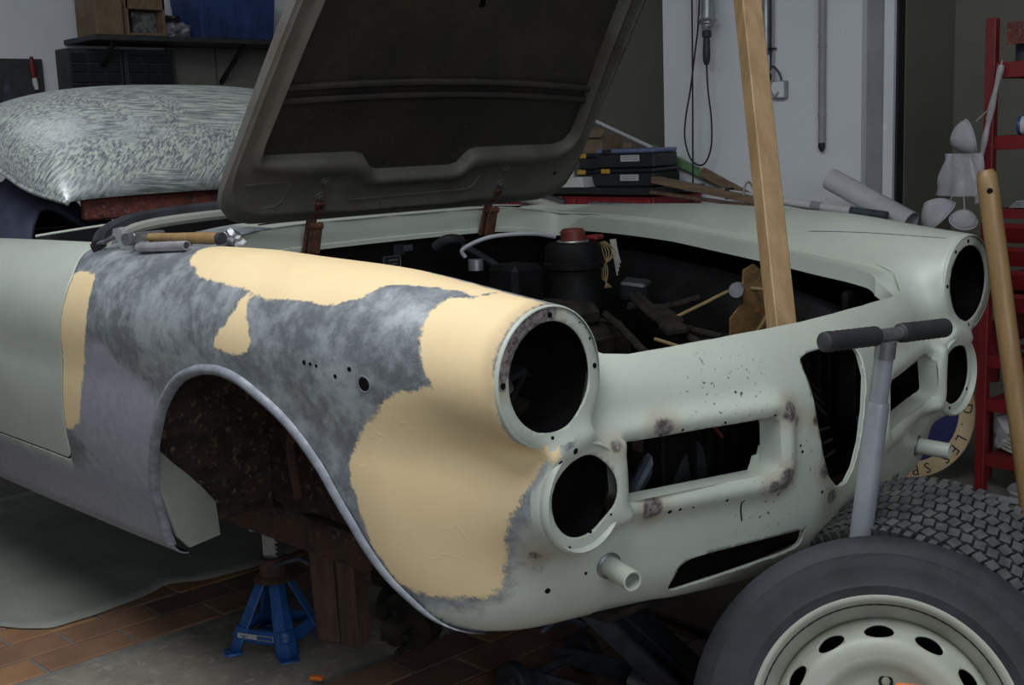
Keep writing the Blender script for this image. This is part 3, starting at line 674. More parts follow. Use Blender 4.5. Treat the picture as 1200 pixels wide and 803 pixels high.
# ------------------------------------------------------------------ inside the body: bay, wells, chassis
def panel(name, c, size, m, rot=None, ch=.002): return MB().box(c, size, rot, ch).build(name, m, CAR, smooth=30)
panel('firewall', (-1.245, 0, .74), (.02, 1.22, .56), M['black'])
panel('bay_floor', (-.63, 0, .452), (1.18, 1.0, .012), M['soot'])
for sg in (-1, 1):
    b = MB()                                                  # inner wing: bulged dirty sheet between bay and wheel
    def iw(u, v, sg=sg):
        x = -1.24+1.06*u; z = .43+(min(.95, float(spl(np.array([x]), [-1.2, -.65, -.3, -.1], [.98, .92, .86, .80])[0]))-.43)*v
        y = .50-.045*math.exp(-((x+.68)/.25)**2)*math.sin(v*PI)+.006*math.sin(x*31+v*11)*math.sin(v*17)+.015*max(0, v-.8)*5+.022*max(0, (v-.88)/.12)
        return (x, sg*y, z)
    b.grid(iw, 40, 20); w = b.build('inner_wing', [M['well'] if sg < 0 else M['black']]*2, CAR, smooth=80)  # far wing coloured near-black for the shaded bay, near one rusty
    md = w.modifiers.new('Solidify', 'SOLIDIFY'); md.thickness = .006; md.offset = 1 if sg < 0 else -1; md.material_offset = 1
    b = MB()                                                  # rear closing panel of the wheel well
    b.prism([(-.15, .45), (.08, .45), (.115, .56), (.14, .68), (.125, .80), (.06, .86), (-.15, .86)], (-1.066, sg*.655, 0), (0, sg, 0), (0, 0, 1), .010); b.build('splash_panel', M['well'], CAR)
    b = MB(); b.prism([(0, .01), (.075, .0), (.10, .03), (.132, .14), (.146, .245), (.125, .225), (.10, .195), (.065, .16), (.03, .12), (.005, .085)], (-1.044, sg*.655, .415), (0, sg, 0), (0, 0, 1), .012)
    b.build('sill_end_plate', M['mat'] if sg < 0 else M['paint'], CAR, smooth=0)
    b = MB(); b.bar((-2.2, sg*.40, .385), (-.50, sg*.40, .40), .09, .13, ch=.006); b.bar((-.50, sg*.40, .42), (-.16, sg*.40, .49), .08, .07, ch=.006); b.build('chassis_rail', M['rail'], CAR)
    for k in range(5):
        b = MB(); x = -.72+k*.10; b.box((x, sg*.515, .585+.05*math.sin(k*2.2)), (.085, .022, .03), (0, .25*math.sin(k*3), .1), .006); b.build('underseal_flake', M['rustplate'] if k % 2 else M['well'], CAR)
    b = MB(); b.bar((-.60, sg*.515, .47), (-.60, sg*.515, .78), .03, .014, up=(1, 0, 0), ch=.003); b.build('shock_mount', M['rail'], CAR)
    b = MB(); b.tube(bez([(-.93, sg*.52, .50), (-.935, sg*.53, .62), (-.90, sg*.52, .70)], 6), .012, 8); b.build('brake_pipe', M['rail'], CAR)
    # front suspension hanging below the rail
    b = MB(); b.tube([(-.50, sg*.34, .40), (-.58, sg*.50, .345), (-.60, sg*.56, .335)], [.022, .019, .017], 12); b.tube([(-.74, sg*.34, .40), (-.65, sg*.50, .345), (-.60, sg*.56, .335)], [.022, .019, .017], 12)
    b.build('wishbone', M['soot'], CAR)
    b = MB(); b.lathe([(0, -.05), (.055, -.05), (.062, -.04), (.062, .0), (.05, .012), (.03, .014), (.028, .045), (.02, .05), (0, .05)], (-.56, sg*.53, .315), (.2, sg*1.0, -.15), 24); hub = b.build('wheel_hub', M['soot'], CAR)
    for k in range(5):
        a = 2*PI*k/5; p = Vector((-.56+.042*math.cos(a), sg*.54, .315+.042*math.sin(a))); MB().cyl(p, p+Vector((.006, sg*.03, -.004)), .006, n=8).build('wheel_stud', M['soot'], hub)
    b = MB(); b.cyl((-.70, sg*.47, .37), (-.70, sg*.47, .44), .026, n=14); b.cyl((-.70, sg*.47, .35), (-.70, sg*.47, .372), .031, n=14); b.build('bump_stop', M['soot'], CAR)
b = MB(); b.box((-.42, 0, .44), (.12, .80, .06), ch=.01); b.build('crossmember', M['soot'], CAR)
panel('bay_shelf', (-.30, 0, .79), (.30, .90, .012), M['soot'], (0, R_(-4), 0))
panel('lock_platform', (-.075, 0, .845), (.05, .84, .02), M['black'])
# radiator behind the shield and braces behind the slots
b = MB(); b.box((-.10, 0, .68), (.05, .62, .30), ch=.004); RAD = b.build('radiator', M['black'], CAR)
b = MB()
for k in range(13): b.bar((-.068, -.24+k*.04, .55), (-.068, -.24+k*.04, .82), .010, .016, up=(1, 0, 0))
o = b.build('core_fin', M['black'], RAD); o['kind'] = 'stuff'
for k in range(6):
    MB().tube(bez([(.02, -.05+.012*k, .84-.03*k), (.035, -.02+.02*(k % 3), .79-.03*k), (.02, .04+.01*k, .76-.025*k)], 5), .003, 6).build('loose_wire', M['soot'], CAR)
MB().cyl((-.16, -.43, .63), (-.12, -.36, .80), .014, n=10).build('radiator_brace', M['jackgrey'], CAR)
MB().cyl((-.13, -.345, .60), (-.08, -.235, .80), .014, n=10).build('radiator_brace', M['jackgrey'], CAR)
MB().bar((-.18, -.36, .55), (-.05, -.50, .80), .012, .02, ch=.003).build('radiator_brace', M['soot'], CAR)
MB().tube(bez([(-.12, -.24, .77), (-.08, -.20, .75), (-.06, -.16, .70)], 6), .004, 6).build('red_wire', M['redcap'], CAR)
MB().tube(bez([(-.10, -.27, .76), (-.09, -.22, .745), (-.07, -.18, .745)], 6), .003, 6).build('red_wire', M['redcap'], CAR)
b = MB(); b.lathe([(0, .02), (.05, .018), (.058, .0), (.05, -.02), (0, -.02)], (-.09, -.245, .66), (1, -.2, .2), 24); b.build('horn_disc', M['blackplastic'], CAR)
b = MB(); b.prism([(0, 0), (.05, .0), (.05, .035), (.035, .04), (.028, .025), (.014, .025), (.008, .012)], (.035, -.215, .664), (0, 1, 0), (0, 0, 1), .004); b.build('torn_bracket', M['paint'], CAR)
for sg in (-1, 1):                                           # clutter inside the lamp holes
    MB().cyl((-.14, sg*.735, .925), (-.07, sg*.70, .965), .016, .018, n=14).build('rubber_hose', M['rubber'], CAR)
    b = MB(); b.lathe([(0, .006), (.018, .006), (.026, .0), (.024, -.004), (0, -.004)], (-.09, sg*.685, .882), (.5, -.1, .8), 20); b.build('bulb_holder', M['steel'], CAR)
    b = MB(); b.tube(bez([(-.09, sg*.66, .85), (-.10, sg*.63, .87), (-.12, sg*.60, .88), (-.13, sg*.58, .875)], 5), .005, 6); b.build('lamp_wire', M['soot'], CAR)
    b = MB(); b.box((-.13, sg*.63, .83), (.05, .07, .018), (.2, .3, .3), .004); b.build('lamp_bracket', M['soot'], CAR)
    b = MB(); b.box((-.16, sg*.67, .892), (.14, .10, .012), (.1, .12, .3), .003); b.build('lamp_bracket', M['rubber'], CAR)
    b = MB(); b.box((-.20, sg*.60, .74), (.02, .26, .30), ch=.02); b.build('nose_bulkhead', M['black'], CAR)
# engine: block, canister, hoses, wires, bracket
b = MB(); b.box((-.82, .03, .66), (.50, .34, .34), ch=.03); b.box((-.82, .03, .85), (.46, .16, .06), ch=.02); ENG = b.build('engine', M['soot'], CAR)
b = MB(); b.lathe([(0, .10), (.060, .10), (.068, .09), (.068, .055), (.072, .052), (.072, .04), (.066, .036), (.064, -.05), (.068, -.055), (.066, -.09), (.05, -.11), (0, -.11)], (-.75, .175, .905), (0, 0, 1), 32); CAN = b.build('canister', M['black'], ENG, smooth=40)
b = MB(); b.lathe([(0, .032), (.024, .032), (.030, .026), (.030, .002), (.034, .0), (.034, -.004)], (-.75, .175, 1.006), (0, 0, 1), 24); b.build('red_filler_cap', M['redcap'], ENG)
b = MB(); b.box((-.745, .245, 1.012), (.03, .05, .012), (0, 0, .3), .004); b.build('red_clip', M['red'], ENG)
b = MB(); b.tube([(-.75+.036*math.cos(a), .175+.036*math.sin(a), 1.008) for a in np.linspace(0, 2*PI, 25)[:-1]], .003, 6, closed=True); b.build('cap_ring', M['steel'], ENG)
MB().tube(bez([(-.78, .145, 1.02), (-.80, .08, 1.032), (-.84, -.01, 1.03), (-.88, -.06, 1.005), (-.88, -.055, .985)], 8), .005, 8).build('grey_hose', M['conduit'], ENG)
b = MB(); b.box((-.80, .03, .89), (.10, .10, .15), ch=.012); b.build('intake_box', M['black'], ENG)
b = MB(); b.cyl((-.855, -.045, .955), (-.855, -.045, .98), .018, n=14); b.build('breather_cap', M['steel'], ENG)
b = MB(); b.tube(bez([(-1.20, .12, .98), (-1.17, .135, 1.0), (-1.165, .175, .995), (-1.19, .19, .975)], 6), .014, 10); b.build('heater_union', M['rubber'], ENG)
MB().tube(bez([(-1.17, .18, .985), (-1.05, .20, .93), (-.95, .17, .88), (-.90, .12, .84)], 6), .010, 8).build('heater_hose', M['rubber'], ENG)
for k in range(5):
    MB().tube(bez([(-.74, .26+.004*k, 1.0), (-.735+.004*k, .265+.006*k, .97), (-.72, .262-.008*k, .93), (-.71, .24+.006*k, .89)], 6), .0016, 5).build('yellow_wire', M['wirey'], ENG)
for k in range(4):
    MB().tube(bez([(-.76, .318+.006*k, 1.0), (-.755, .322+.005*k, .97), (-.75, .33+.004*k, .91+.01*k)], 6), .0022, 5).build('frayed_wire', M['wirew'], ENG)
b = MB(); b.box((-.70, .34, .875), (.07, .05, .05), (.2, .1, .4), .006); b.build('relay', M['blackplastic'], ENG)
for pts in ([(-.62, .23, .88), (-.50, .18, .84), (-.36, .12, .82), (-.25, .06, .81)], [(-.66, .30, .87), (-.5, .25, .82), (-.33, .2, .81)], [(-.60, .12, .85), (-.48, .05, .83), (-.33, -.05, .81), (-.2, -.1, .80)], [(-.6, .2, .86), (-.56, .28, .85), (-.5, .34, .87)]):
    MB().tube(bez(pts, 6), .009, 8).build('wiring_loom', M['soot'], ENG)
b = MB(); b.box((-.50, .21, .845), (.13, .05, .012), (.1, .15, -.5), .005); b.build('linkage_plate', M['soot'], ENG)
b = MB(); b.box((-.40, .12, .835), (.10, .05, .02), (.1, 0, -.7), .006); b.build('linkage_plate', M['soot'], ENG)
MB().tube(bez([(-.42, .08, .815), (-.30, .09, .80), (-.24, .16, .815), (-.26, .27, .86), (-.29, .31, .90)], 8), .0042, 7).build('yellow_cable', M['wirey'], ENG)
MB().tube(bez([(-.48, .20, .835), (-.42, .24, .87), (-.36, .29, .905), (-.30, .315, .905)], 8), .0042, 7).build('yellow_cable', M['wirey'], ENG)
b = MB(); b.prism([(-.055, -.12), (.075, -.12), (.075, .03), (.05, .06), (.015, .085), (-.015, .075), (-.02, .0), (-.055, -.03)], (-.335, .30, .875), (.2, .98, 0), (0, 0, 1), .006); b.build('rusty_bracket', M['rustplate'], CAR)
b = MB(); b.lathe([(0, .03), (.016, .03), (.018, .02), (.018, -.03), (.010, -.032), (0, -.032)], (-.345, .275, .905), (.5, -.8, .1), 18); b.build('blue_grey_cylinder', M['steel'], CAR)
b = MB(); b.box((-1.231, -.005, .945), (.002, .06, .045)); pl = b.build('data_plate', M['blackplastic'], CAR)
b = MB()
for (y0, z0, w, h) in ((-.03, .966, .056, .002), (-.03, .926, .056, .002), (-.03, .926, .002, .042), (.024, .926, .002, .042), (-.015, .955, .03, .004), (-.012, .945, .026, .003), (-.018, .936, .038, .004)): b.box((-1.2295, y0+w/2, z0+h/2), (.0012, w, h))
b.build('plate_print', M['steel'], pl)
b = MB(); b.box((-1.231, .022, .982), (.002, .035, .028)); pl = b.build('data_plate', M['blackplastic'], CAR)
b = MB()
for k in range(5): b.box((-1.2295, .018, .972+k*.005), (.0012, .022, .0015))
b.box((-1.2295, .052, .984), (.0012, .028, .016)); b.build('plate_print', M['jackgrey'], pl)
# cockpit tub, seat, scuttle trim
b = MB(); b.box((-2.08, 0, .45), (1.38, 1.36, .02))
for sg in (-1, 1): b.box((-2.08, sg*.685, .72), (1.38, .02, .54))
b.box((-2.77, 0, .72), (.02, 1.36, .54)); b.box((-1.30, 0, .72), (.02, 1.36, .54)); b.build('cockpit_tub', M['black'], CAR, smooth=0)
for sg in (-1, 1):
    b = MB(); b.box((-2.25, sg*.33, .58), (.50, .46, .20), ch=.05); b.box((-2.52, sg*.33, .78), (.16, .46, .42), (0, R_(-12), 0), .05); b.build('seat', M['blackplastic'], CAR)
b = MB(); sp = [(-1.33, -.742, 1.052), (-1.385, -.70, 1.075), (-1.42, -.62, 1.098), (-1.44, -.50, 1.108), (-1.455, -.3, 1.113), (-1.46, 0, 1.115)]
pts = bez(sp+[(x, -y, z) for x, y, z in sp[-2::-1]], 6); b.tube(pts, .017, 8); b.build('windscreen_seal', M['rubber'], CAR)
b = MB(); b.tube([(p[0]+.014, p[1]*.985, p[2]-.016) for p in pts], .013, 8); b.build('windscreen_channel', M['mat'], CAR)
b = MB(); dr_ = [(-1.80, y, 1.085-.030*(y/.70)**2) for y in np.linspace(-.69, .69, 21)]; b.tube(dr_, .0045, 6); b.build('dash_rail', M['paint'], CAR)
b = MB(); b.grid(lambda u, v: (-1.80, -.69+1.38*u, (1.083-.030*((1.38*u-.69)/.70)**2)*(1-v)+.70*v), 21, 4); b.build('cockpit_shade_panel', M['black'], CAR, solid=.004)  # black sheet added to stand in for the dark cockpit opening
pts = [(-1.16, -.5+.05*k, 1.088-.0*k) for k in range(21)]
P_ = march(np.array([(-1.27-.02*math.cos(y*3), y, 1.25) for y in np.linspace(-.36, .36, 25)]), (0, 0, -1))
MB().tube([tuple(q) for q in P_], .004, 6).build('scuttle_groove', M['cable'], CAR)

# ------------------------------------------------------------------ hardtop resting low over the cockpit
HT = thing('hardtop', 'sanded dull metal hardtop roof sitting low over the open cockpit', 'car roof', (-2.4, 0, 1.04))
def ht(u, t, off=0.):
    """u 0 (front header) .. 1 (rear), t angle 0..pi across"""
    x = -1.90-1.22*u
    zt = 1.142+.325*(1-(1-min(u/.46, 1))**2.6)**.62 if u < .46 else 1.467-.20*((u-.46)/.54)**2
    ze = spl(np.array([u]), [0, .12, .28, .45, .65, .8, 1], [1.130, 1.165, 1.232, 1.262, 1.225, 1.12, 1.06])[0]
    w = spl(np.array([u]), [0, .06, .3, .6, 1], [.556, .582, .615, .60, .54])[0]
    c, s = math.cos(t), math.sin(t); y = w*math.copysign(abs(c)**.72, c); z = ze+(max(zt, ze+.006)-ze)*abs(s)**.80
    x += .035*(y/w)**2*0 - .02*(1-(y/w)**2)*(1-u)*0
    return (x, y, z)
b = MB(); b.grid(lambda u, v: ht(u**1.25, PI*(1-v)), 46, 61); b.build('roof_skin', M['sanded'], HT, smooth=80, solid=.006)
b = MB()
b.box((-1.94, 0, 1.108), (.03, 1.0, .062), ch=.006)
for y in np.linspace(-.46, .46, 24): b.box((-1.922, y, 1.089), (.012, .016, .018), (0, .3, 0), .003)
b.build('header_rail', M['rustred'], HT)
for t_ in (.999, .001): b = MB(); b.tube([ht(u**1.25, PI*t_) for u in np.linspace(.0, 1, 30)], .007, 6); b.build('drip_rail', M['sanded'], HT)
b = MB()
for sg in (-1, 1):
    MB().bar((-3.05, sg*.53, 1.02), (-3.08, sg*.535, 1.07), .05, .02).build('mounting_foot', M['rustred'], HT)
    MB().bar((-1.95, sg*.44, 1.03), (-1.95, sg*.44, 1.08), .03, .02).build('mounting_foot', M['rustred'], HT)
def quilt(u, v):
    x = -3.25+1.1*u; y = -.60+.60*v
    z = .985+.21*math.exp(-((y+.47)/.17)**2)*(.6+.4*math.sin(u*PI))+.05*math.sin(u*9+v*3)*math.sin(v*5)+.012*math.sin(u*31+v*17)+.05*math.exp(-((u-.35)/.15)**2)
    z -= .14*max(0, 1-v/.10)**1.5
    return (x, y, z)
b = MB(); b.grid(quilt, 34, 30); tag(b.build('quilted_blanket', M['cloth'], None, smooth=80, solid=.012), 'dark navy quilted cloth heaped under the hardtop side window', 'blanket')

# ------------------------------------------------------------------ tools on the scuttle
SCZ = lambda x, y: float(march(np.array([[x, y, 1.25]]), (0, 0, -1))[0, 2])
def at_surf(x, y, h): return Vector((x, y, SCZ(x, y)+h))
hm = thing('hammer', 'hammer with worn wooden handle among tools on the fender top', 'hammer', (-1.05, -.62, 1.06))
p0, p1 = at_surf(-1.18, -.70, .018), at_surf(-.955, -.655, .016)
b = MB(); b.tube([p0+(p1-p0)*t for t in (0, .15, .4, .7, .9, 1)], [.009, .010, .0105, .0125, .013, .012], 14); b.build('handle', M['handlewood'], hm)
b = MB(); b.cyl(p1, p1+(p1-p0).normalized()*.012, .0125, n=14); b.build('handle_butt', M['rubber'], hm)
b = MB(); d = Vector((.25, -.95, 0)); b.box(p0, (.09, .024, .024), axes=(d, Vector((.95, .25, 0)), (0, 0, 1)), ch=.004); b.cyl(p0+d*.04, p0+d*.058, .014, n=12); b.build('head', M['steel'], hm)
b = MB(); p0, p1 = at_surf(-1.13, -.745, .013), at_surf(-.95, -.73, .011); ax = (p1-p0).normalized(); L = (p1-p0).length
b.lathe([(.0095, 0), (.0105, .004), (.0105, L-.004), (.0095, L), (.0075, L), (.007, L-.03), (0, L-.03)], p0, ax, 20); b.lathe([(0, 0), (.0095, 0)], p0, ax, 20)
tag(b.build('steel_tube', M['chrome'], None, smooth=40), 'bright steel tube lying in front of the wooden hammer handle', 'tube')
cl = thing('clamp_jaw', 'flat grey angled steel clamp at the left end of the tool pile', 'clamp', tuple(at_surf(-1.22, -.74, 0)))
b = MB(); q = at_surf(-1.23, -.735, .016); b.prism([(-.03, .030), (-.005, .034), (.012, .015), (.05, .004), (.09, .006), (.09, -.008), (.04, -.014), (-.005, -.014), (-.02, .010), (-.034, .018)], q+Vector((0, .012, 0)), (.98, .10, 0), (0, 0, 1), .012); b.build('jaw', M['chrome'], cl, smooth=0)
b = MB(); b.tube([q+Vector((-.02, .01, .02)), q+Vector((-.07, -.005, .0)), q+Vector((-.13, -.01, -.008))], [.006, .005, .003], 8); b.build('tail', M['steel'], cl)
def crumple(name, c, s, m, seed, label, cat):
    r = random.Random(seed); bm = bmesh.new(); bmesh.ops.create_icosphere(bm, subdivisions=3, radius=1)
    for v in bm.verts:
        n = 1+.28*math.sin(v.co.x*5+seed)+.22*math.sin(v.co.y*7+seed*2)*math.cos(v.co.z*6)+r.uniform(-.10, .10); v.co = Vector((v.co.x*s[0]*n, v.co.y*s[1]*n, max(v.co.z*s[2]*n, -s[2]*.8)))
    b = MB(); c = Vector(c); b.add([c+v.co for v in bm.verts], [tuple(v.index for v in f.verts) for f in bm.faces]); bm.free()
    return tag(b.build(name, m, None, smooth=25), label, cat)
crumple('crumpled_foil', at_surf(-1.0, -.60, .017), (.032, .024, .020), M['steel'], 3, 'crumpled silver foil ball behind the hammer handle', 'foil')
b = MB(); q = at_surf(-1.10, -.635, .014); b.lathe([(.006, -.02), (.012, -.02), (.012, -.006), (.008, -.004), (.008, .012), (.011, .014), (.011, .024), (.006, .024)], q, (.8, .5, .25), 16, closed=True)
tag(b.build('pipe_fitting', M['chrome'], None, smooth=40), 'small bright pipe fitting left of the crumpled foil', 'fitting')

# ------------------------------------------------------------------ timber holding the bonnet up
pr = thing('bonnet_prop', 'square pale wooden batten propping the bonnet up from the nose', 'prop', (-.075, .055, .855))
p0, p1 = Vector((-.075, .055, .858)), Vector((-.47, .415, 1.985)); d = (p1-p0).normalized()
b = MB(); b.bar(p0, p1, .046, .040, up=(.90, -.44, 0), ch=.0025); b.build('batten', M['wood'], pr, smooth=30)
q = p0+d*.335; f = Vector((.90, -.44, 0)); f = (f-d*f.dot(d)).normalized(); sdv = d.cross(f)
b = MB(); b.bar(q-sdv*.0235-f*.0205, q+sdv*.0235+f*.0, .001, .001); 
b = MB(); b.lathe([(0, .006), (.007, .005), (.009, 0), (.009, -.004)], q-sdv*.0225+d*.06 if sdv.x < 0 else q+sdv*.0225+d*.06, -sdv if sdv.x < 0 else sdv, 12); b.build('knot', M['darkwood'], pr)

# ------------------------------------------------------------------ foreground: stand, timber, mat, jack, wheels
st = thing('jack_stand', 'blue ratchet jack stand under the rusty chassis rail', 'jack stand', (-1.31, -.37, 0))
sc = Vector((-1.31, -.37, 0)); a0 = R_(25)
top4 = []
b = MB()
for k in range(4):
    a = a0+PI/4+k*PI/2; d = Vector((math.cos(a), math.sin(a), 0)); t_ = Vector((-d.y, d.x, 0))
    b = MB(); p = sc+d*.125+Vector((0, 0, .012)); q = sc+d*.042+Vector((0, 0, .185))
    def leg(u, v, d=d, t_=t_, p=p, q=q):
        w = .020+.010*(1-u); ctr = p+(q-p)*u; ang = (v-.5)*2
        return ctr+t_*w*ang-d*(.018*abs(ang))
    b.grid(leg, 7, 9); b.box(p+Vector((0, 0, -.008))-d*.008, (.045, .05, .010), (0, 0, a), .003); b.build('leg', M['bluejack'], st, smooth=45, solid=.004)
for k in range(4):
    a = a0+k*PI/2; d = Vector((math.cos(a), math.sin(a), 0)); t_ = Vector((-d.y, d.x, 0)); b = MB()
    def brace(u, v, d=d, t_=t_):
        z = .035+.032*v-.0*u; r = .089-.30*(z-.012)*.9; wd = r*.98; s = (u-.5)*2
        return sc+d*(r)+t_*s*wd+Vector((0, 0, z+.012*s*s*(1 if v < .5 else .6)))
    b.grid(brace, 9, 5); b.build('brace', M['bluejack'], st, smooth=45, solid=.004)
    if k == 3:
        b = MB(); b.box(sc+d*.0815+t_*-.012+Vector((0, 0, .052)), (.0012, .105, .013), axes=(d, t_, (0, 0, 1))); lb = b.build('white_outline_label', M['label'], st)
        b = MB(); b.box(sc+d*.0822+t_*.016+Vector((0, 0, .052)), (.0012, .046, .010), axes=(d, t_, (0, 0, 1))); b.box(sc+d*.0822+t_*-.045+Vector((0, 0, .052)), (.0012, .022, .0025), axes=(d, t_, (0, 0, 1))); b.build('label_print', M['bluejack'], lb)
b = MB(); b.lathe([(.052, .178), (.046, .186), (.034, .192), (.034, .235), (.030, .238), (.026, .238), (.026, .18)], sc, (0, 0, 1), 20); b.build('sleeve', M['rail'], st, smooth=40)
b = MB(); b.box(sc+Vector((0, 0, .245)), (.036, .026, .14), (0, 0, a0)); 
for k in range(9):
    b.box(sc+Vector((.019*math.cos(a0), .019*math.sin(a0), .205+k*.0125)), (.010, .024, .007), (0, R_(25), a0), .001)
b.build('ratchet_bar', M['steel'], st, smooth=30)
b = MB(); b.box(sc+Vector((0, 0, .309)), (.095, .05, .010), (0, 0, a0), .003); b.box(sc+Vector((.045*math.cos(a0), .045*math.sin(a0), .314)), (.008, .05, .018), (0, 0, a0), .002); b.box(sc-Vector((.045*math.cos(a0), .045*math.sin(a0), -.314)), (.008, .05, .018), (0, 0, a0), .002); b.build('saddle', M['steel'], st)
b = MB(); b.tube(bez([sc+Vector((.03, -.01, .225)), sc+Vector((.06, .0, .235)), sc+Vector((.09, .02, .245)), sc+Vector((.12, .03, .235))], 5), .005, 8); b.build('release_lever', M['jackgrey'], st)

tb = thing('timber_post', 'brown timber post standing beside the blue jack stand', 'post', (-1.197, -.24, 0))
b = MB(); b.box((-1.237, -.255, .205), (.072, .060, .40), (0, R_(-2), R_(20)), .003); b.build('left_plank', M['darkwood'], tb)
b = MB(); b.box((-1.170, -.230, .138), (.055, .058, .272), (0, R_(-1), R_(20)), .003); b.build('lower_block', M['darkwood'], tb)
b = MB(); b.box((-1.174, -.230, .345), (.055, .058, .132), (0, R_(-2), R_(20)), .003); b.build('upper_block', M['darkwood'], tb)

def matfn(u, v):
    # front edge wavers, seen curling a little
    front = [(-2.12, -1.05), (-2.0, -.83), (-1.925, -.79), (-1.86, -.73), (-1.862, -.6), (-1.888, -.46), (-1.915, -.37), (-1.875, -.26), (-1.86, -.10), (-1.9, .15), (-1.95, .35)]
    t = v*(len(front)-1); i = min(int(t), len(front)-2); f = t-i
    x0 = front[i][0]*(1-f)+front[i+1][0]*f; y0 = front[i][1]*(1-f)+front[i+1][1]*f
    return (x0-(1.5+x0+1.9)*u*.9, y0+.05*u, .0065+.004*math.sin(v*7)*math.sin(u*6)**2+(.006*math.exp(-((v-.62)/.05)**2) if u < .2 else 0))
b = MB(); b.grid(matfn, 24, 50); tag(b.build('floor_mat', M['mat'], None, smooth=70, solid=.003), 'grey green sheet lying on the tiles under the door', 'mat')
pl = MB(); pl.box((-.64, .93, .012), (.36, 1.06, .012), (0, 0, R_(-3)), .002)
tag(pl.build('plywood_board', M['ply'], None, smooth=0), 'flat brown board lying on the floor under the far nose', 'board')

jk = thing('trolley_jack', 'dark scuffed trolley jack under the nose with upright tee handle', 'trolley jack', (-.25, -.07, 0))
for y in (-.150, .000):
    b = MB(); b.prism([(-.66, .03), (.10, .055), (.14, .075), (.15, .12), (.10, .16), (-.05, .13), (-.62, .075), (-.68, .055)], (0, y, 0), (1, 0, 0), (0, 0, 1), .008); b.build('side_plate', M['jackgrey'], jk, smooth=0)
for sg, y in ((-1, -.190), (1, .035)):
    b = MB(); b.lathe([(0, -.021), (.018, -.021), (.022, -.017), (.044, -.017), (.05, -.011), (.05, .011), (.044, .017), (.022, .017), (.018, .021), (0, .021)], (-.62, y, .05), (0, 1, 0), 28); wl = b.build('front_wheel', M['rubber'], jk, smooth=30)
    b = MB(); b.cyl((-.62, y-.026, .05), (-.62, y+.026, .05), .010, n=12); b.build('axle_nut', M['jackgrey'], wl)
    b = MB(); b.lathe([(0, -.013), (.026, -.013), (.03, -.008), (.03, .008), (.026, .013), (0, .013)], (.09, y*.72, .03), (.2, 1, 0), 20); b.build('rear_caster', M['rubber'], jk, smooth=30)
b = MB(); b.cyl((-.62, -.17, .05), (-.62, .02, .05), .011, n=10); b.build('axle', M['jackgrey'], jk)
for y, w in ((-.105, .016), (-.035, .070)):
    b = MB(); b.bar((-.12, y, .075), (-.56, y, .285), w, .055, ch=.004); b.build('lifting_arm', M['jackgrey'], jk, smooth=30)
b = MB(); b.box((-.565, -.06, .285), (.06, .12, .04), ch=.008); b.cyl((-.565, -.06, .30), (-.555, -.06, .36), .022, n=14); b.lathe([(0, 0), (.05, 0), (.055, .008), (.055, .018), (.045, .018), (.04, .010), (0, .010)], (-.555, -.06, .358), (0, 0, 1), 20); b.build('saddle', M['jackgrey'], jk, smooth=30)
b = MB(); b.cyl((-.36, -.07, .095), (.03, -.08, .10), .034, n=20); b.cyl((-.02, -.08, .10), (.05, -.08, .10), .045, n=20); b.build('hydraulic_ram', M['steel'], jk, smooth=40)
b = MB(); b.tube(bez([(-.60, .02, .13), (-.63, -.02, .15), (-.66, -.06, .12)], 5), .010, 8); b.build('carry_bar', M['jackgrey'], jk)
hb, hm_, h1 = Vector((.130, -.09, .09)), Vector((.2165, -.09, .79)), Vector((.229, -.09, .890))
b = MB(); b.tube([hb, hb+(hm_-hb)*.985, hm_], [.0195, .0195, .0175], 20); b.tube([hm_-(hm_-hb)*.01, h1], .0158, 18); HND = b.build('handle_shaft', M['tube'], jk, smooth=40)
tl, tr = Vector((.202, -.238, .913)), Vector((.258, .062, .902)); d = (tr-tl).normalized(); L = (tr-tl).length
b = MB(); b.cyl(tl+d*.02, tr-d*.02, .0112, n=16); b.cyl(h1-Vector((.002, 0, .022)), h1+Vector((.001, 0, .008)), .0175, n=18); b.build('tee_bar', M['steel'], HND)
for s0, s1 in ((0, .128), (L-.122, L)):
    b = MB(); b.lathe([(0, 0), (.012, 0), (.0165, .003), (.0172, .012)]+[(.0172-.0014*(k % 2), .02+(s1-s0-.03)*k/14) for k in range(15)]+[(.0165, s1-s0-.003), (.012, s1-s0), (0, s1-s0)], tl+d*s0, d, 20); b.build('rubber_grip', M['grip'], HND, smooth=50)

def tyre(root, c, n, R, Rr, W, seg=72):
    """tyre part: lathe about axis n (outer face toward +n)"""
    h = W/2
    prof = [(Rr-.006, h*.80), (Rr+.004, h*.93), (Rr+.016, h*.97), (Rr+.022, h*1.0), (Rr+.028, h*.985), (Rr+.05, h*1.02), (Rr+.058, h*1.045), (R-.040, h*1.03), (R-.034, h*1.045), (R-.022, h*.98), (R-.010, h*.90), (R-.003, h*.78), (R-.001, h*.55), (R, 0)]
    prof = prof+[(r, -z) for r, z in prof[-2::-1]]+[(Rr-.012, -h*.6), (Rr-.012, h*.6)]
    b = MB(); b.lathe(prof, c, n, seg, closed=True); return b.build('tyre', M['rubber'], root, smooth=28)
n1 = Vector((.44, -.78, .45)).normalized(); c1 = Vector((.330, -.254, .292))
w1 = thing('wheel', 'road wheel with cream vented steel rim, leaning in the right foreground', 'wheel', (.36, -.2, 0))
tyre(w1, c1, n1, .308, .200, .158)
u1, v1, _ = frame(n1)
b = MB(); prof = [(.193, .060), (.199, .066), (.204, .071), (.2075, .0735), (.2085, .071), (.2075, .067), (.203, .064)]
b.lathe([(.2095, .062), (.2105, .069), (.2085, .0745), (.204, .0755), (.198, .071), (.194, .062), (.188, .053), (.182, .045), (.178, .036), (.1765, .024), (.176, .0), (.176, -.06), (.205, -.066)], c1, n1, 96); b.build('rim_barrel', M['rim'], w1, smooth=50)
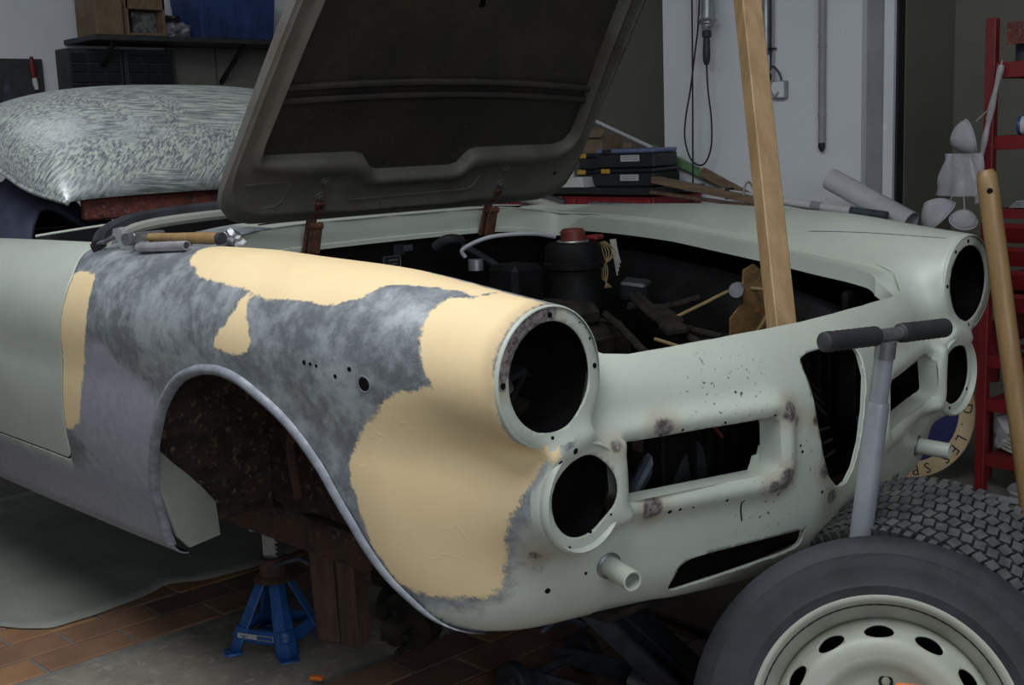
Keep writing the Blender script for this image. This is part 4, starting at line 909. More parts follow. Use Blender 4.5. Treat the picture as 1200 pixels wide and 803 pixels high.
# vented disc: polar sheet with twelve oval openings cut out
rr = np.array([.055, .065, .08, .09, .098, .106, .112, .118, .124, .13, .136, .142, .148, .153, .158, .163, .168, .1765]); na = 288
hz = np.interp(rr, [.055, .08, .09, .105, .125, .14, .150, .162, .170, .1765], [.020, .026, .030, .046, .052, .050, .043, .033, .028, .026])
VV = []; LP = []
for r, h in zip(rr, hz):
    for k in range(na):
        a = 2*PI*k/na; VV.append(c1+n1*h+(u1*math.cos(a)+v1*math.sin(a))*r); LP.append((r, a))
TT = []
for i in range(len(rr)-1):
    for k in range(na):
        p, q, s, t = i*na+k, i*na+(k+1) % na, (i+1)*na+(k+1) % na, (i+1)*na+k; TT += [(p, q, s), (p, s, t)]
LP = np.array(LP); up1 = math.atan2(Vector((0, 0, 1)).dot(v1), Vector((0, 0, 1)).dot(u1))
da = (LP[:, 1]-up1-R_(4)+PI/12) % (PI/6)-PI/12; fv = np.hypot(da*LP[:, 0]/.024, (LP[:, 0]-.1535)/.0105)-1
Vw, Tw = compact(*clip(np.array([tuple(p) for p in VV]), np.array(TT), fv*.01))
b = MB(); b.add([tuple(p) for p in Vw], [tuple(int(i) for i in t) for t in Tw]); b.build('vented_disc', M['rim'], w1, smooth=50, solid=.003)
b = MB(); b.lathe([(.0, .018), (.028, .018), (.03, .022), (.034, .022), (.056, .020)], c1, n1, 40); b.build('hub_face', M['rim'], w1)
b = MB(); b.lathe([(0, -.055), (.17, -.055), (.176, -.02)], c1, n1, 40); b.build('dark_drum_side', M['soot'], w1)
for k in range(5):
    a = 2*PI*k/5+.3; p = c1+(u1*math.cos(a)+v1*math.sin(a))*.076+n1*.0235; b = MB(); b.lathe([(.007, .004), (.011, .004), (.012, 0)], p, n1, 14); b.build('stud_hole', M['soot'], w1)
q = c1+u1*0+n1*.062+(Vector((0, 0, 1))-n1*n1.z).normalized()*.058+n1.cross(Vector((0, 0, 1))).normalized()*-.045
oc = thing('orange_block', 'orange plastic block resting on the cream rim hub', 'block', tuple(q))
upv = (Vector((0, 0, 1))-n1*n1.z).normalized(); sdv = upv.cross(n1)
b = MB(); b.box(q, (.062, .032, .026), axes=(sdv, upv, n1), ch=.005); b.build('body', M['orange'], oc)
b = MB(); b.box(q+n1*.010+upv*-.02, (.018, .05, .012), axes=(sdv, upv, n1), ch=.003); b.build('tongue', M['orange'], oc)
# second tyre behind, tread uppermost
n2 = Vector((-.04, -.94, -.33)).normalized(); c2 = Vector((.268, .085, .312))
w2 = thing('spare_wheel', 'dusty wheel behind the cream wheel, its block tread uppermost', 'wheel', (.22, .05, 0))
tyre(w2, c2, n2, .302, .197, .165)
u2, v2, _ = frame(n2); b = MB(); NBk = 84
for row, (h, wd) in enumerate((k_*.0215, .0185) for k_ in range(-3, 4)):
    for k in range(NBk):
        a = 2*PI*(k+.5*(row % 2))/NBk; d = u2*math.cos(a)+v2*math.sin(a); t_ = -u2*math.sin(a)+v2*math.cos(a)
        rz = .3035-abs(h)*.055; sk = .34*(1 if row % 2 else -1)
        b.box(c2+d*rz+n2*h, (.0175, wd, .013), axes=(t_+n2*sk, n2-t_*sk, d), ch=.0)
for sg in (-1, 1):
    for k in range(NBk):
        a = 2*PI*(k+.25)/NBk; d = u2*math.cos(a)+v2*math.sin(a); t_ = -u2*math.sin(a)+v2*math.cos(a)
        b.box(c2+d*.292+n2*(sg*.0815), (.013, .014, .022), axes=(t_, n2, d))
o = b.build('tread_blocks', M['tread'], w2, smooth=0); o['kind'] = 'stuff'
rim3 = thing('wheel', 'grey steel wheel without tyre, its edge in the bottom right corner', 'wheel', (.93, -.70, 0))
b = MB(); c3 = Vector((.985, -.70, .205)); n3 = Vector((.2, -.97, .12)).normalized()
b.lathe([(.178, -.06), (.185, -.065), (.20, -.07), (.204, -.066), (.19, -.055), (.175, -.03), (.172, .03), (.19, .055), (.204, .066), (.20, .07), (.185, .065), (.178, .055), (.168, .03), (.168, -.03)], c3, n3, 64, closed=True); b.build('barrel', M['conduit'], rim3, smooth=40)
b = MB(); b.lathe([(.168, .0), (.14, .012), (.09, .02), (.05, .012), (.0, .012)], c3, n3, 48); b.build('disc', M['conduit'], rim3, smooth=50, solid=.003)
tag(MB().box((-1.05, -.43, .012), (.034, .018, .010), (0, 0, .5), .003).build('orange_wedge', M['orange'], None), 'small orange wedge on the concrete strip near the stand', 'wedge')

# ------------------------------------------------------------------ right: broom stick, shelf unit, sign, masks
bs = thing('wooden_pole', 'thick varnished wooden pole leaning on the far headlamp', 'pole', (.20, .66, 0))
p0, p1 = Vector((.222, .665, 0)), Vector((.032, .665, 1.150)); d = (p1-p0).normalized()
b = MB(); b.tube([p0, p0+d*1.13, p1-d*.01, p1], [.0225, .0225, .021, .015], 20); b.build('shaft', M['handlewood'], bs, smooth=50)
q = p1-d*.045; fw = Vector((.5, -.8, 0)); b = MB(); b.cyl(q+fw*.0238-fw*.004, q+fw*.0243, .0065, n=14); b.build('hang_hole', M['black'], bs)

sh = thing('red_shelving', 'red steel shelving with louvred bins, cropped by the right edge', 'shelving', (-.1, 2.25, 0))
SX0, SX1, SY0, SY1 = -.60, .42, 2.0, 2.42
for x, y in ((SX0, SY0), (SX1, SY0)):
    b = MB(); b.box((x, y, .79), (.034, .034, 1.58), ch=.003)
    b.build('post', M['red'], sh, smooth=0)
for x, y in ((SX0+.03, SY1), (SX1, SY1)):
    b = MB(); b.box((x, y, .79), (.03, .03, 1.58), ch=.003); b.build('post', M['conduit'], sh, smooth=0)
for z, h in ((1.415, .05), (1.183, .045), (.455, .042), (.305, .042), (.112, .042), (.952, .03)):
    b = MB(); b.box(((SX0+SX1)/2, (SY0+SY1)/2, z+h/2-.004), (SX1-SX0-.03, SY1-SY0, .006)); b.box(((SX0+SX1)/2, SY0-.003, z), (SX1-SX0-.03, .006, h), ch=.001); b.box(((SX0+SX1)/2, SY1, z), (SX1-SX0-.03, .006, h))
    for x in (SX0+.02, SX1-.02): b.box((x, (SY0+SY1)/2, z), (.006, SY1-SY0, h))
    b.build('shelf', M['red'], sh, smooth=0)
b = MB(); b.box((SX0+.30, SY0+.02, 1.53), (.52, .01, .07)); b.build('top_panel', M['rustred'], sh)
for k in range(4):
    z = .905-k*.077; b = MB()
    b.prism([(0, 0), (.02, .0), (.05, .052), (.05, .066), (.042, .066), (.015, .012), (0, .012)], (SX1-.02, SY0+.04, z-.05), (0, -1, 0), (0, 0, 1), SX1-SX0-.05)
    b.box(((SX0+SX1)/2, SY0+.20, z-.01), (SX1-SX0-.04, .32, .006)); b.build('louvred_bin', M['red'], sh, smooth=0)
b = MB(); b.box((SX0+.02, SY0+.24, .60), (.006, .36, .2)); b.build('side_panel', M['red'], sh)
rp = MB(); rp.box((-.70, 2.16, .46), (.15, .03, .22), (0, 0, R_(8)), .004); rp.box((-.66, 2.16, .13), (.04, .03, .26), ch=.004)
tag(rp.build('red_plate', M['red'], None, smooth=0), 'red metal plate behind the far lower lamp, left of the shelving', 'plate')
# things on the shelves
def onshelf(name, label, cat, bld, m, smooth=35, group=None): return tag(bld.build(name, m, None, smooth=smooth), label, cat, group)
b = MB(); b.lathe([(0, 0), (.055, 0), (.06, .01), (.058, .07), (.035, .10), (.02, .12), (.02, .13), (0, .13)], (-.455, 2.11, 1.438), (0, 0, 1), 24); onshelf('green_bottle', 'green bottle on the top red shelf', 'bottle', b, M['green'])
b = MB(); b.lathe([(0, 0), (.03, 0), (.032, .006), (.032, .075), (.026, .08), (.0, .08)], (-.535, 2.10, 1.438), (0, 0, 1), 20); onshelf('dark_tin', 'dark tin beside the green bottle on the top shelf', 'tin', b, M['slate'])
cn = thing('spray_can', 'blue spray can lying on the second red shelf', 'can', (-.50, 2.09, 1.205))
b = MB(); b.lathe([(0, 0), (.027, 0), (.030, .004), (.030, .14), (.02, .155), (0, .155)], (-.545, 2.085, 1.236), (.98, .18, 0), 24); b.build('can_body', M['blueplastic'], cn)
b = MB(); b.lathe([(.0302, .012), (.0302, .05)], (-.545, 2.085, 1.236), (.98, .18, 0), 24); b.build('can_label', M['label'], cn)
b = MB(); b.box((-.46, 2.17, 1.26), (.18, .10, .11), (0, 0, .1), .012); onshelf('black_case', 'black case behind the blue spray can', 'case', b, M['blackplastic'])
b = MB()
for k in range(4): b.box((-.47+.004*k, 2.12, .972+.006*k), (.15, .17, .005), (0, 0, .05*k), .001)
onshelf('paper_stack', 'untidy stack of papers above the louvred bins', 'papers', b, M['conduit'], 0)
b = MB(); b.box((-.44, 2.14, 1.015), (.10, .09, .045), (0, 0, .2), .006); b.box((-.45, 2.13, 1.043), (.05, .05, .012), (0, 0, .2), .003); onshelf('black_box', 'small black box on the stack of papers', 'box', b, M['blackplastic'])
def pliers(name, p, ang, label, z):
    t = thing(name, label, 'tool', (p[0], p[1], z)); d = Vector((math.cos(ang), math.sin(ang), .12)).normalized(); s = Vector((-d.y, d.x, 0)); q = Vector((p[0], p[1], z+.02))
    for sg in (-1, 1):
        b = MB(); b.tube(bez([q, q-d*.04+s*sg*.016, q-d*.10+s*sg*.022+Vector((0, 0, .02)), q-d*.15+s*sg*.015+Vector((0, 0, .03))], 5), .007, 8); b.build('grip', M['grip'] if sg < 0 else M['jackgrey'], t)
    b = MB(); b.tube([q-d*.01, q+d*.03, q+d*.075], [.012, .010, .003], 8); b.build('jaw', M['steel'], t)
pliers('pliers', (-.53, 2.06), 2.6, 'dark pliers on the shelf right of the sign post, upper pair', .476)
pliers('shears', (-.52, 2.07), 2.7, 'dark shears on the shelf below the pliers', .326)
crumple('dark_rag', (-.43, 2.16, .51), (.07, .06, .035), M['slate'], 5, 'dark crumpled rag beside the pliers', 'rag')
crumple('grey_rag', (-.42, 2.14, .36), (.07, .07, .04), M['slate'], 8, 'dark grey rag beside the shears', 'rag')
cb = thing('cable_bag', 'clear bag of coiled white cable on the lower red shelf', 'bag', (-.49, 2.10, .134))
bm_ = crumple('x', (-.50, 2.10, .205), (.085, .07, .075), M['bag'], 11, 'a', 'a'); bm_.name = 'bag'; bm_.parent = cb; bm_.location = (-Vector((-.49, 2.10, .134))); del bm_['label']; del bm_['category']
b = MB()
for k in range(4): b.tube([(-.50+(.08-.004*k)*math.cos(a), 2.085+(.06-.003*k)*math.sin(a), .146+.011*k+.03*math.cos(a)*(-.6)) for a in np.linspace(0, 2*PI, 29)[:-1]], .005, 6, closed=True)
o = b.build('cable_coil', M['wirew'], cb); o['kind'] = 'stuff'
b = MB(); b.lathe([(0, 0), (.03, 0), (.04, .012), (.04, .03), (.034, .034), (0, .03)], (-.47, 2.02, .0), (.1, -.3, 1), 20); onshelf('bright_lid', 'bright round metal lid on the floor under the shelving', 'lid', b, M['chrome'])
MB_ = MB(); MB_.bar((-.62, 1.90, .012), (-.20, 1.96, .012), .02, .02, ch=.003); onshelf('grey_bar', 'grey metal bar lying on the floor before the shelving', 'bar', MB_, M['conduit'])

sg_ = thing('round_sign', 'round navy sign with cream lettered border leaning against the red shelving', 'sign', (-.885, 2.02, 0))
sn = Vector((.12, -.985, .10)).normalized(); sx = Vector((.99, .12, 0)).normalized(); sx = (sx-sn*sx.dot(sn)).normalized(); su = sn.cross(sx)
if su.z < 0: su = -su
scn = Vector((-.885, 2.0, .252)); RS = .25
def sgp(r, a, h=0): return scn+(sx*math.cos(a)+su*math.sin(a))*r+sn*h
b = MB(); na = 72; vs = []
for r, h in ((0.001, -.006), (RS, -.006), (RS, .004), (RS-.002, .006), (RS*.775, .006), (RS*.77, .004)): vs += [sgp(r, 2*PI*k/na, h) for k in range(na)]
b.add(vs, [(i*na+k, i*na+(k+1) % na, (i+1)*na+(k+1) % na, (i+1)*na+k) for i in range(5) for k in range(na)]); b.build('cream_border', M['signcream'], sg_, smooth=30)
b = MB(); b.add([sgp(RS*.775, 2*PI*k/na, .0045) for k in range(na)]+[sgp(.001, 0, .0045)], [(k, (k+1) % na, na) for k in range(na)]); b.build('navy_field', M['signblue'], sg_)
def letter(ch, pos, right, up, nrm, size, m, parent, name='letter'):
    cu_ = bpy.data.curves.new('t', 'FONT'); cu_.body = ch; cu_.size = size; cu_.align_x = 'CENTER'; cu_.align_y = 'CENTER'; cu_.extrude = .0004; cu_.resolution_u = 2
    to = bpy.data.objects.new('t', cu_); COL.objects.link(to); bpy.context.view_layer.update()
    dg = bpy.context.evaluated_depsgraph_get(); me = bpy.data.meshes.new_from_object(to.evaluated_get(dg)); bpy.data.objects.remove(to)
    mt = Matrix((right, up, nrm)).transposed().to_4x4(); mt.translation = Vector(pos)-root_loc(parent); me.transform(mt); me.materials.append(m)
    o = bpy.data.objects.new(name, me); COL.objects.link(o); o.parent = parent; return o
for ch, deg in (('E', 18), ('D', 6), ('.', -9.0), ('L', -22.5), ('E', -34), ('S', -46), ('S', -65), ('P', -76.5), ('E', -88), ('C', -99), ('I', -108), ('A', -117)):
    a = R_(deg); up = sx*math.cos(a)+su*math.sin(a); rt = sx*math.sin(a)-su*math.cos(a); letter(ch, sgp(RS*.885, a, .0066), rt, up, sn, .052, M['ink'], sg_)

def mask(name, c, nrm, label, s=.062):
    t = thing(name, label, 'dust mask', c, 'dust masks hung on the shelving'); c = Vector(c); u, w, d = frame(nrm)
    b = MB(); b.grid(lambda i, j: c+(u*math.cos(2*PI*i)*1.0+w*math.sin(2*PI*i)*.88)*s*math.sin(PI/2*(1-j)*.98+.02)**.8+d*s*.95*j**1.0*(1+.25*max(0, math.sin(2*PI*i))*(1-j)), 26, 9, closeu=True); b.build('cup', M['fibre'], t, smooth=70, solid=.003)
    b = MB(); b.tube([c+(u*math.cos(a)+w*math.sin(a)*.88)*s*1.01 for a in np.linspace(0, 2*PI, 27)[:-1]], .003, 6, closed=True); b.build('rim_seam', M['fibre'], t)
    b = MB(); b.box(c+w*s*.55+d*s*.55, (.03, .006, .004), axes=(u, w, d), ch=.001); b.build('nose_clip', M['galv'], t); return t
m1 = mask('dust_mask', (-.600, 1.86, 1.205), (-.75, -.6, -.25), 'upper white dust mask hanging beside the red post', .066)
b = MB(); b.tube([(-.575, 1.92, 1.26), (-.565, 1.965, 1.36), (-.552, 1.97, 1.445)], .0022, 5); b.build('strap', M['wirew'], m1)
b = MB(); b.tube([(-.590, 1.88, 1.255), (-.58, 1.965, 1.30), (-.567, 1.97, 1.40)], .0022, 5); b.build('strap', M['wirew'], m1)
m2 = mask('dust_mask', (-.665, 1.80, .955), (-.55, -.45, .7), 'lower white dust mask hanging behind the far fender', .070)
b = MB(); b.tube(bez([(-.65, 1.82, .99), (-.63, 1.84, 1.05), (-.61, 1.86, 1.13), (-.60, 1.87, 1.17)], 5), .0022, 5); b.build('strap', M['wirew'], m2)
m3 = mask('dust_mask', (-.575, 1.78, .945), (.5, -.5, .7), 'small white dust mask between the lower mask and the pole', .042)
b = MB(); b.tube(bez([(-.575, 1.79, .965), (-.60, 1.83, 1.06), (-.595, 1.87, 1.16)], 5), .0022, 5); b.build('strap', M['wirew'], m3)
b = MB(); b.tube(bez([(-.555, 1.972, 1.43), (-.585, 1.955, 1.25), (-.60, 1.93, 1.10), (-.59, 1.90, .99)], 8), [.010+.002*math.sin(i*1.3) for i in range(25)], 8); tag(b.build('twisted_film', M['bag'], None, smooth=60), 'twisted strip of clear film hanging down the red post', 'plastic film')
def bagfn(u, v):
    a = 2*PI*u; r = .040+.022*v+.008*math.sin(3*a+5*v)+.006*math.sin(7*a); return (-.615+r*math.cos(a)*1.25, 1.84+.7*r*math.sin(a), 1.155-.135*v)
b = MB(); b.grid(bagfn, 30, 8, closeu=True); tag(b.build('clear_bag', M['bag'], None, smooth=60), 'small clear plastic bag hanging under the upper dust mask', 'plastic bag')

# ------------------------------------------------------------------ far side: bench, cases, timber, pipes
bn = thing('workbench', 'red drawer bench with black worktop behind the bonnet', 'workbench', (-3.2, 2.7, 0))
b = MB(); b.box((-3.22, 2.69, .985), (1.52, .40, .035), ch=.004); b.build('worktop', M['blackplastic'], bn, smooth=0)
b = MB(); b.box((-3.22, 2.70, .48), (1.48, .36, .96), ch=.004); b.build('carcass', M['redbench'], bn, smooth=0)
for i in range(3):
    for j in range(5):
        b = MB(); b.box((-3.71+i*.49, 2.516, .87-j*.17), (.47, .016, .155), ch=.004); dr = b.build('drawer', M['redbench'], bn, smooth=0)
        b = MB(); b.box((-3.71+i*.49, 2.504, .925-j*.17), (.30, .014, .014), ch=.003); b.build('pull', M['steel'], dr)
b = MB(); b.box((-3.13, 2.505, .935), (.11, .006, .042), ch=.002); lb = b.build('name_label', M['label'], bn)
b = MB()
for k in range(9): b.box((-3.17+k*.0095, 2.5015, .936), (.006, .002, .014))
b.build('label_print', M['ink'], lb)
def case(name, c, size, rz, label, lidm, lbl=True):
    t = thing(name, label, 'tool case', (c[0], c[1], c[2]-size[2]/2)); ax = Vector((math.cos(rz), math.sin(rz), 0)); ay = Vector((-ax.y, ax.x, 0)); az = Vector((0, 0, 1)); c = Vector(c); A = (ax, ay, az)
    b = MB(); b.box(c-az*size[2]*.12, (size[0], size[1], size[2]*.76), axes=A, ch=.006); b.build('body', M['blackplastic'], t)
    b = MB(); b.box(c+az*size[2]*.38, (size[0]*1.01, size[1]*1.01, size[2]*.22), axes=A, ch=.006); b.build('lid', lidm, t)
    if lbl:
        b = MB(); b.box(c+ax*size[0]*.1-ay*(size[1]/2+.002)+az*.0, (.105, .003, .030), axes=A); lb = b.build('paper_label', M['label'], t)
        b = MB()
        for k in range(2): b.box(c+ax*size[0]*.1-ay*(size[1]/2+.004)+az*(.006-.011*k), (.085, .001, .002), axes=A)
        b.build('label_rule', M['jackgrey'], lb)
    b = MB(); b.box(c-ax*size[0]*.30-ay*(size[1]/2+.004)+az*size[2]*.36, (.05, .01, .022), axes=A, ch=.002); b.build('latch', M['yellow'] if lidm != M['bluelid'] else M['blackplastic'], t); return t
case('tool_case', (-2.70, 2.66, 1.048), (.34, .24, .088), R_(8), 'lower black tool case with yellow latch and paper label', M['blackplastic'])
case('tool_case', (-2.71, 2.67, 1.140), (.325, .23, .092), R_(10), 'upper black tool case with blue lid and paper label', M['bluelid'])
case('screw_case', (-2.965, 2.70, 1.045), (.15, .22, .080), R_(4), 'bottom black screw case left of the labelled tool cases', M['blackplastic'], False)
case('screw_case', (-2.955, 2.70, 1.126), (.15, .22, .078), R_(2), 'top black screw case under the brown carton', M['blackplastic'], False)
b = MB(); b.box((-3.01, 2.75, 1.212), (.12, .16, .09), (0, 0, .1), .002); b.box((-2.985, 2.665, 1.265), (.11, .003, .05), (R_(-35), 0, .1)); tag(b.build('brown_carton', M['card'], None, smooth=0), 'open brown carton on top of the black screw case', 'carton')
b = MB(); b.box((-2.82, 2.74, 1.20), (.05, .04, .028), (0, 0, .2), .002); tag(b.build('tan_matchbox', M['card'], None, smooth=0), 'small tan box on the blue lidded case', 'box')
b = MB(); vs = []
for z, s in ((1.003, 1), (1.052, .86)): vs += [(-3.02-.115*s, 2.555-.05*s, z), (-3.02+.095*s, 2.565-.05*s, z), (-3.02+.095*s, 2.565+.05*s, z), (-3.02-.115*s, 2.555+.05*s, z)]
b.add(vs, [(0, 1, 2, 3), (4, 5, 6, 7), (0, 1, 5, 4), (1, 2, 6, 5), (2, 3, 7, 6), (3, 0, 4, 7)]); tag(b.build('white_tub', M['white'], None, smooth=0), 'upturned white plastic tub at the front of the worktop', 'tub')
b = MB(); b.lathe([(0, 0), (.02, 0), (.02, .03), (.014, .034), (0, .034)], (-3.07, 2.575, 1.0525), (0, 0, 1), 18); tag(b.build('small_jar', M['pvc'], None), 'small pale blue jar standing on the white tub', 'jar')
# low chest carrying the long timbers
ch_ = thing('storage_chest', 'pale grey chest under the planks beside the pier', 'chest', (-1.75, 2.62, 0))
b = MB(); b.box((-1.88, 2.63, .42), (1.08, .48, .84), ch=.006); b.build('carcass', M['conduit'], ch_, smooth=0)
b = MB(); b.box((-1.88, 2.63, .853), (1.11, .50, .026), ch=.006); b.build('lid', M['pvc'], ch_, smooth=0)
def plank(name, p0, p1, w, h, m, label, cat='plank', up=(0, 0, 1)):
    return tag(MB().bar(p0, p1, w, h, up=up, ch=.002).build(name, m, None, smooth=0), label, cat)
plank('wooden_plank', (-2.47, 2.52, 1.040), (-1.78, 2.49, .938), .055, .030, M['plank'], 'brown plank sloping from the bench behind the batten')
plank('thin_plank', (-2.45, 2.585, 1.028), (-1.62, 2.57, .915), .045, .018, M['plank'], 'thin brown plank behind the sloping plank')
plank('dark_lath', (-2.44, 2.46, .985), (-1.75, 2.46, .915), .035, .014, M['darkwood'], 'dark lath below the sloping brown plank')
pp = thing('taped_pipe', 'long white pipe with dark tape bands on the far fender line', 'pipe', (-1.65, 2.5, .90))
p0, p1 = Vector((-2.30, 2.53, 1.005)), Vector((-1.255, 2.50, .897)); d = (p1-p0).normalized(); L = (p1-p0).length
b = MB(); b.cyl(p0, p0+d*(L-.16), .0165, n=16); b.build('pipe', M['white'], pp)
for s, w in ((.50, .05), (.695, .05)): b = MB(); b.cyl(p0+d*s, p0+d*(s+w), .0175, n=16); b.build('tape_band', M['conduit'], pp)
b = MB(); b.cyl(p0+d*(L-.165), p1, .0172, n=16); b.build('dark_end', M['jackgrey'], pp)
b = MB(); b.box(p0+d*.26+Vector((0, 0, 0)), (.012, .05, .05)); b.build('cable_tie', M['cable'], pp)
tag(MB().tube(bez([(-1.935, 2.475, .93), (-1.93, 2.478, 1.0), (-1.925, 2.50, 1.03), (-1.92, 2.53, 1.0), (-1.915, 2.54, .93)], 6), .005, 6).build('rope_loop', M['wirew'], None), 'pale rope loop round the planks beside the batten', 'rope')
b = MB(); p0, p1 = Vector((-1.595, 2.63, 1.035)), Vector((-1.20, 2.59, .862)); d = (p1-p0).normalized(); L = (p1-p0).length
b.lathe([(.044, 0), (.047, 0), (.047, L), (.044, L), (.044, 0)], p0, d, 32); tag(b.build('drain_pipe', M['pvc'], None, smooth=40), 'short fat pale grey plastic pipe sloping against the pier', 'pipe')
tag(MB().cyl((-3.32, 2.88, 1.385), (-2.755, 2.875, 1.172), .010, n=12).build('white_rod', M['pvc'], None), 'thin white rod sloping down behind the tool cases', 'rod')
plank('green_batten', (-2.775, 2.872, 1.178), (-2.30, 2.865, .985), .022, .040, M['green'], 'green batten sloping across the whitewashed pier', 'batten')
plank('brown_wedge', (-2.44, 2.84, 1.062), (-2.12, 2.83, .925), .02, .045, M['plank'], 'brown board sloping on the pier below the green batten', 'board')
# hanging inspection lamp
lp = thing('inspection_lamp', 'caged inspection lamp hanging by its black cord before the pier', 'lamp', (-2.39, 2.82, 1.56))
b = MB(); b.lathe([(0, -.008), (.009, -.008), (.012, 0), (.0165, .012), (.0185, .05), (.0165, .10), (.015, .118), (.022, .122), (.022, .150), (.014, .153), (0, .153)], (-2.392, 2.82, 1.572), (.02, 0, 1), 20); b.build('rubber_handle', M['grip'], lp, smooth=40)
b = MB(); b.lathe([(.020, 0), (.026, .012), (.026, .026), (.036, .034), (.036, .05), (.030, .056), (.028, .20), (0, .20)], (-2.388, 2.82, 1.724), (.02, 0, 1), 24); b.build('glass_housing', M['galv'], lp, smooth=40)
for k in range(8):
    a = 2*PI*k/8; b = MB(); b.tube([(-2.386+.044*math.cos(a), 2.82+.044*math.sin(a), 1.765), (-2.384+.05*math.cos(a), 2.82+.05*math.sin(a), 1.80), (-2.38+.05*math.cos(a), 2.82+.05*math.sin(a), 1.95)], .0022, 6); b.build('cage_wire', M['galv'], lp)
b = MB(); b.tube([(-2.386+.046*math.cos(a), 2.82+.046*math.sin(a), 1.77) for a in np.linspace(0, 2*PI, 25)[:-1]], .004, 6, closed=True); b.tube(bez([(-2.35, 2.80, 1.765), (-2.325, 2.79, 1.75), (-2.335, 2.79, 1.735), (-2.365, 2.80, 1.74)], 4), .004, 6); b.build('cage_ring', M['galv'], lp)
b = MB(); b.tube(bez([(-2.392, 2.82, 1.566), (-2.385, 2.82, 1.45), (-2.366, 2.82, 1.30), (-2.372, 2.82, 1.17), (-2.42, 2.82, 1.096), (-2.49, 2.82, 1.12), (-2.528, 2.82, 1.22), (-2.52, 2.82, 1.33), (-2.492, 2.82, 1.45), (-2.46, 2.82, 1.63), (-2.435, 2.82, 1.80), (-2.42, 2.82, 2.2), (-2.42, 2.82, 3.3)], 7), .0042, 8); b.build('cord', M['cable'], lp)
tag(MB().tube(bez([(-2.458, 2.80, 3.3), (-2.459, 2.80, 1.9), (-2.462, 2.80, 1.4), (-2.468, 2.80, .88)], 8), .0042, 8).build('straight_cord', M['cable'], None), 'straight black cord hanging beside the inspection lamp', 'cord')
# pipes and box on the pier
cd = thing('cable_conduit', 'grey vertical conduit with clips beside the batten', 'conduit', (-2.085, 2.89, 1.38))
b = MB(); b.cyl((-2.105, 2.892, 1.60), (-2.105, 2.892, 3.3), .016, n=14); b.build('wide_tube', M['galv'], cd)
for x in (-2.083, -2.066): b = MB(); b.cyl((x, 2.897, 1.40), (x, 2.897, 3.3), .0045, n=8); b.build('cable', M['cable'] if x < -2.07 else M['conduit'], cd)
b = MB(); b.box((-2.09, 2.893, 1.617), (.075, .02, .008), ch=.002); b.build('clip', M['cable'], cd)
jb = thing('junction_box', 'small grey junction box with looped cables on the pier', 'junction box', (-2.03, 2.89, 1.38))
b = MB(); b.box((-2.03, 2.893, 1.43), (.075, .035, .08), ch=.005); b.build('box', M['conduit'], jb); b = MB(); b.box((-2.03, 2.873, 1.43), (.068, .008, .072), ch=.003); b.build('cover', M['wallwhite'], jb)
for k, pts in enumerate(([(-2.075, 2.89, 1.54), (-2.05, 2.885, 1.53), (-2.025, 2.885, 1.50), (-2.02, 2.89, 1.47)], [(-2.078, 2.88, 1.52), (-2.05, 2.87, 1.49), (-2.065, 2.865, 1.44), (-2.04, 2.865, 1.40), (-2.02, 2.868, 1.42)])): MB().tube(bez(pts, 6), .005, 7).build('looped_cable', M['conduit'] if k else M['jackgrey'], jb)
dp = thing('down_pipe', 'thin grey vertical pipe with black end on the pier', 'pipe', (-1.805, 2.89, 1.14))
b = MB(); b.cyl((-1.805, 2.890, 1.185), (-1.805, 2.890, 3.3), .0165, n=16); b.build('pipe', M['conduit'], dp)
b = MB(); b.tube([(-1.805, 2.889, 1.195), (-1.805, 2.888, 1.165), (-1.800, 2.884, 1.145)], [.014, .016, .006], 14); b.build('black_end', M['cable'], dp)
for z in (1.30, 1.60): b = MB(); b.lathe([(.0165, 0), (.0185, .002), (.0185, .014), (.0165, .016)], (-1.805, 2.890, z), (0, 0, 1), 18); b.build('clip', M['conduit'], dp)

# ------------------------------------------------------------------ far left wall: shelf and hanging things
sf = thing('wall_shelf', 'dark wooden shelf on the left wall under cartons and crate', 'shelf', (-5.05, 1.6, 1.84))
b = MB(); b.box((-5.06, 1.62, 1.850), (.38, 1.34, .028), ch=.003); b.build('board', M['slate'], sf, smooth=0)
for y in (1.08, 1.86, 2.2): b = MB(); b.bar((-5.24, y, 1.62), (-4.92, y, 1.835), .02, .02); b.bar((-5.24, y, 1.58), (-5.24, y, 1.836), .02, .02); b.build('bracket', M['cable'], sf)
b = MB(); b.box((-5.02, 1.055, 1.985), (.24, .15, .24), ch=.003); tag(b.build('tall_carton', M['card'], None, smooth=0), 'tall cardboard carton at the left end of the wall shelf', 'carton')
wb = thing('wooden_crate', 'open wooden crate holding a small picture on the wall shelf', 'crate', (-5.0, 1.25, 1.865))
for nm_, c, s in (('side', (-5.0, 1.145, 1.96), (.24, .014, .19)), ('side', (-5.0, 1.355, 1.96), (.24, .014, .19)), ('bottom_board', (-5.0, 1.25, 1.872), (.24, .2, .014)), ('back_board', (-5.11, 1.25, 1.96), (.014, .2, .18)), ('top_board', (-5.0, 1.25, 2.05), (.24, .225, .10))): MB().box(c, s, ch=.002).build(nm_, M['plank'], wb, smooth=0)
b = MB(); b.box((-4.96, 1.275, 1.938), (.012, .135, .115), (0, R_(-8), 0), .002); pc = tag(b.build('small_picture', pm('mottled_picture', (.20, .20, .19), (.04, .045, .05), .6, scale=30), None), 'small mottled picture inside the wooden crate', 'picture')
crumple('grey_bundle', (-4.99, 1.47, 1.905), (.09, .085, .045), M['bag'], 21, 'crumpled clear plastic bundle between crate and blue box', 'bundle')
crumple('dark_bundle', (-5.03, 1.44, 1.965), (.07, .06, .022), M['blackplastic'], 4, 'dark bundle on top of the clear plastic one', 'bundle')
bc_ = thing('blue_crate', 'large blue plastic crate on the wall shelf', 'crate', (-5.02, 1.80, 1.865))
b = MB(); vs = []
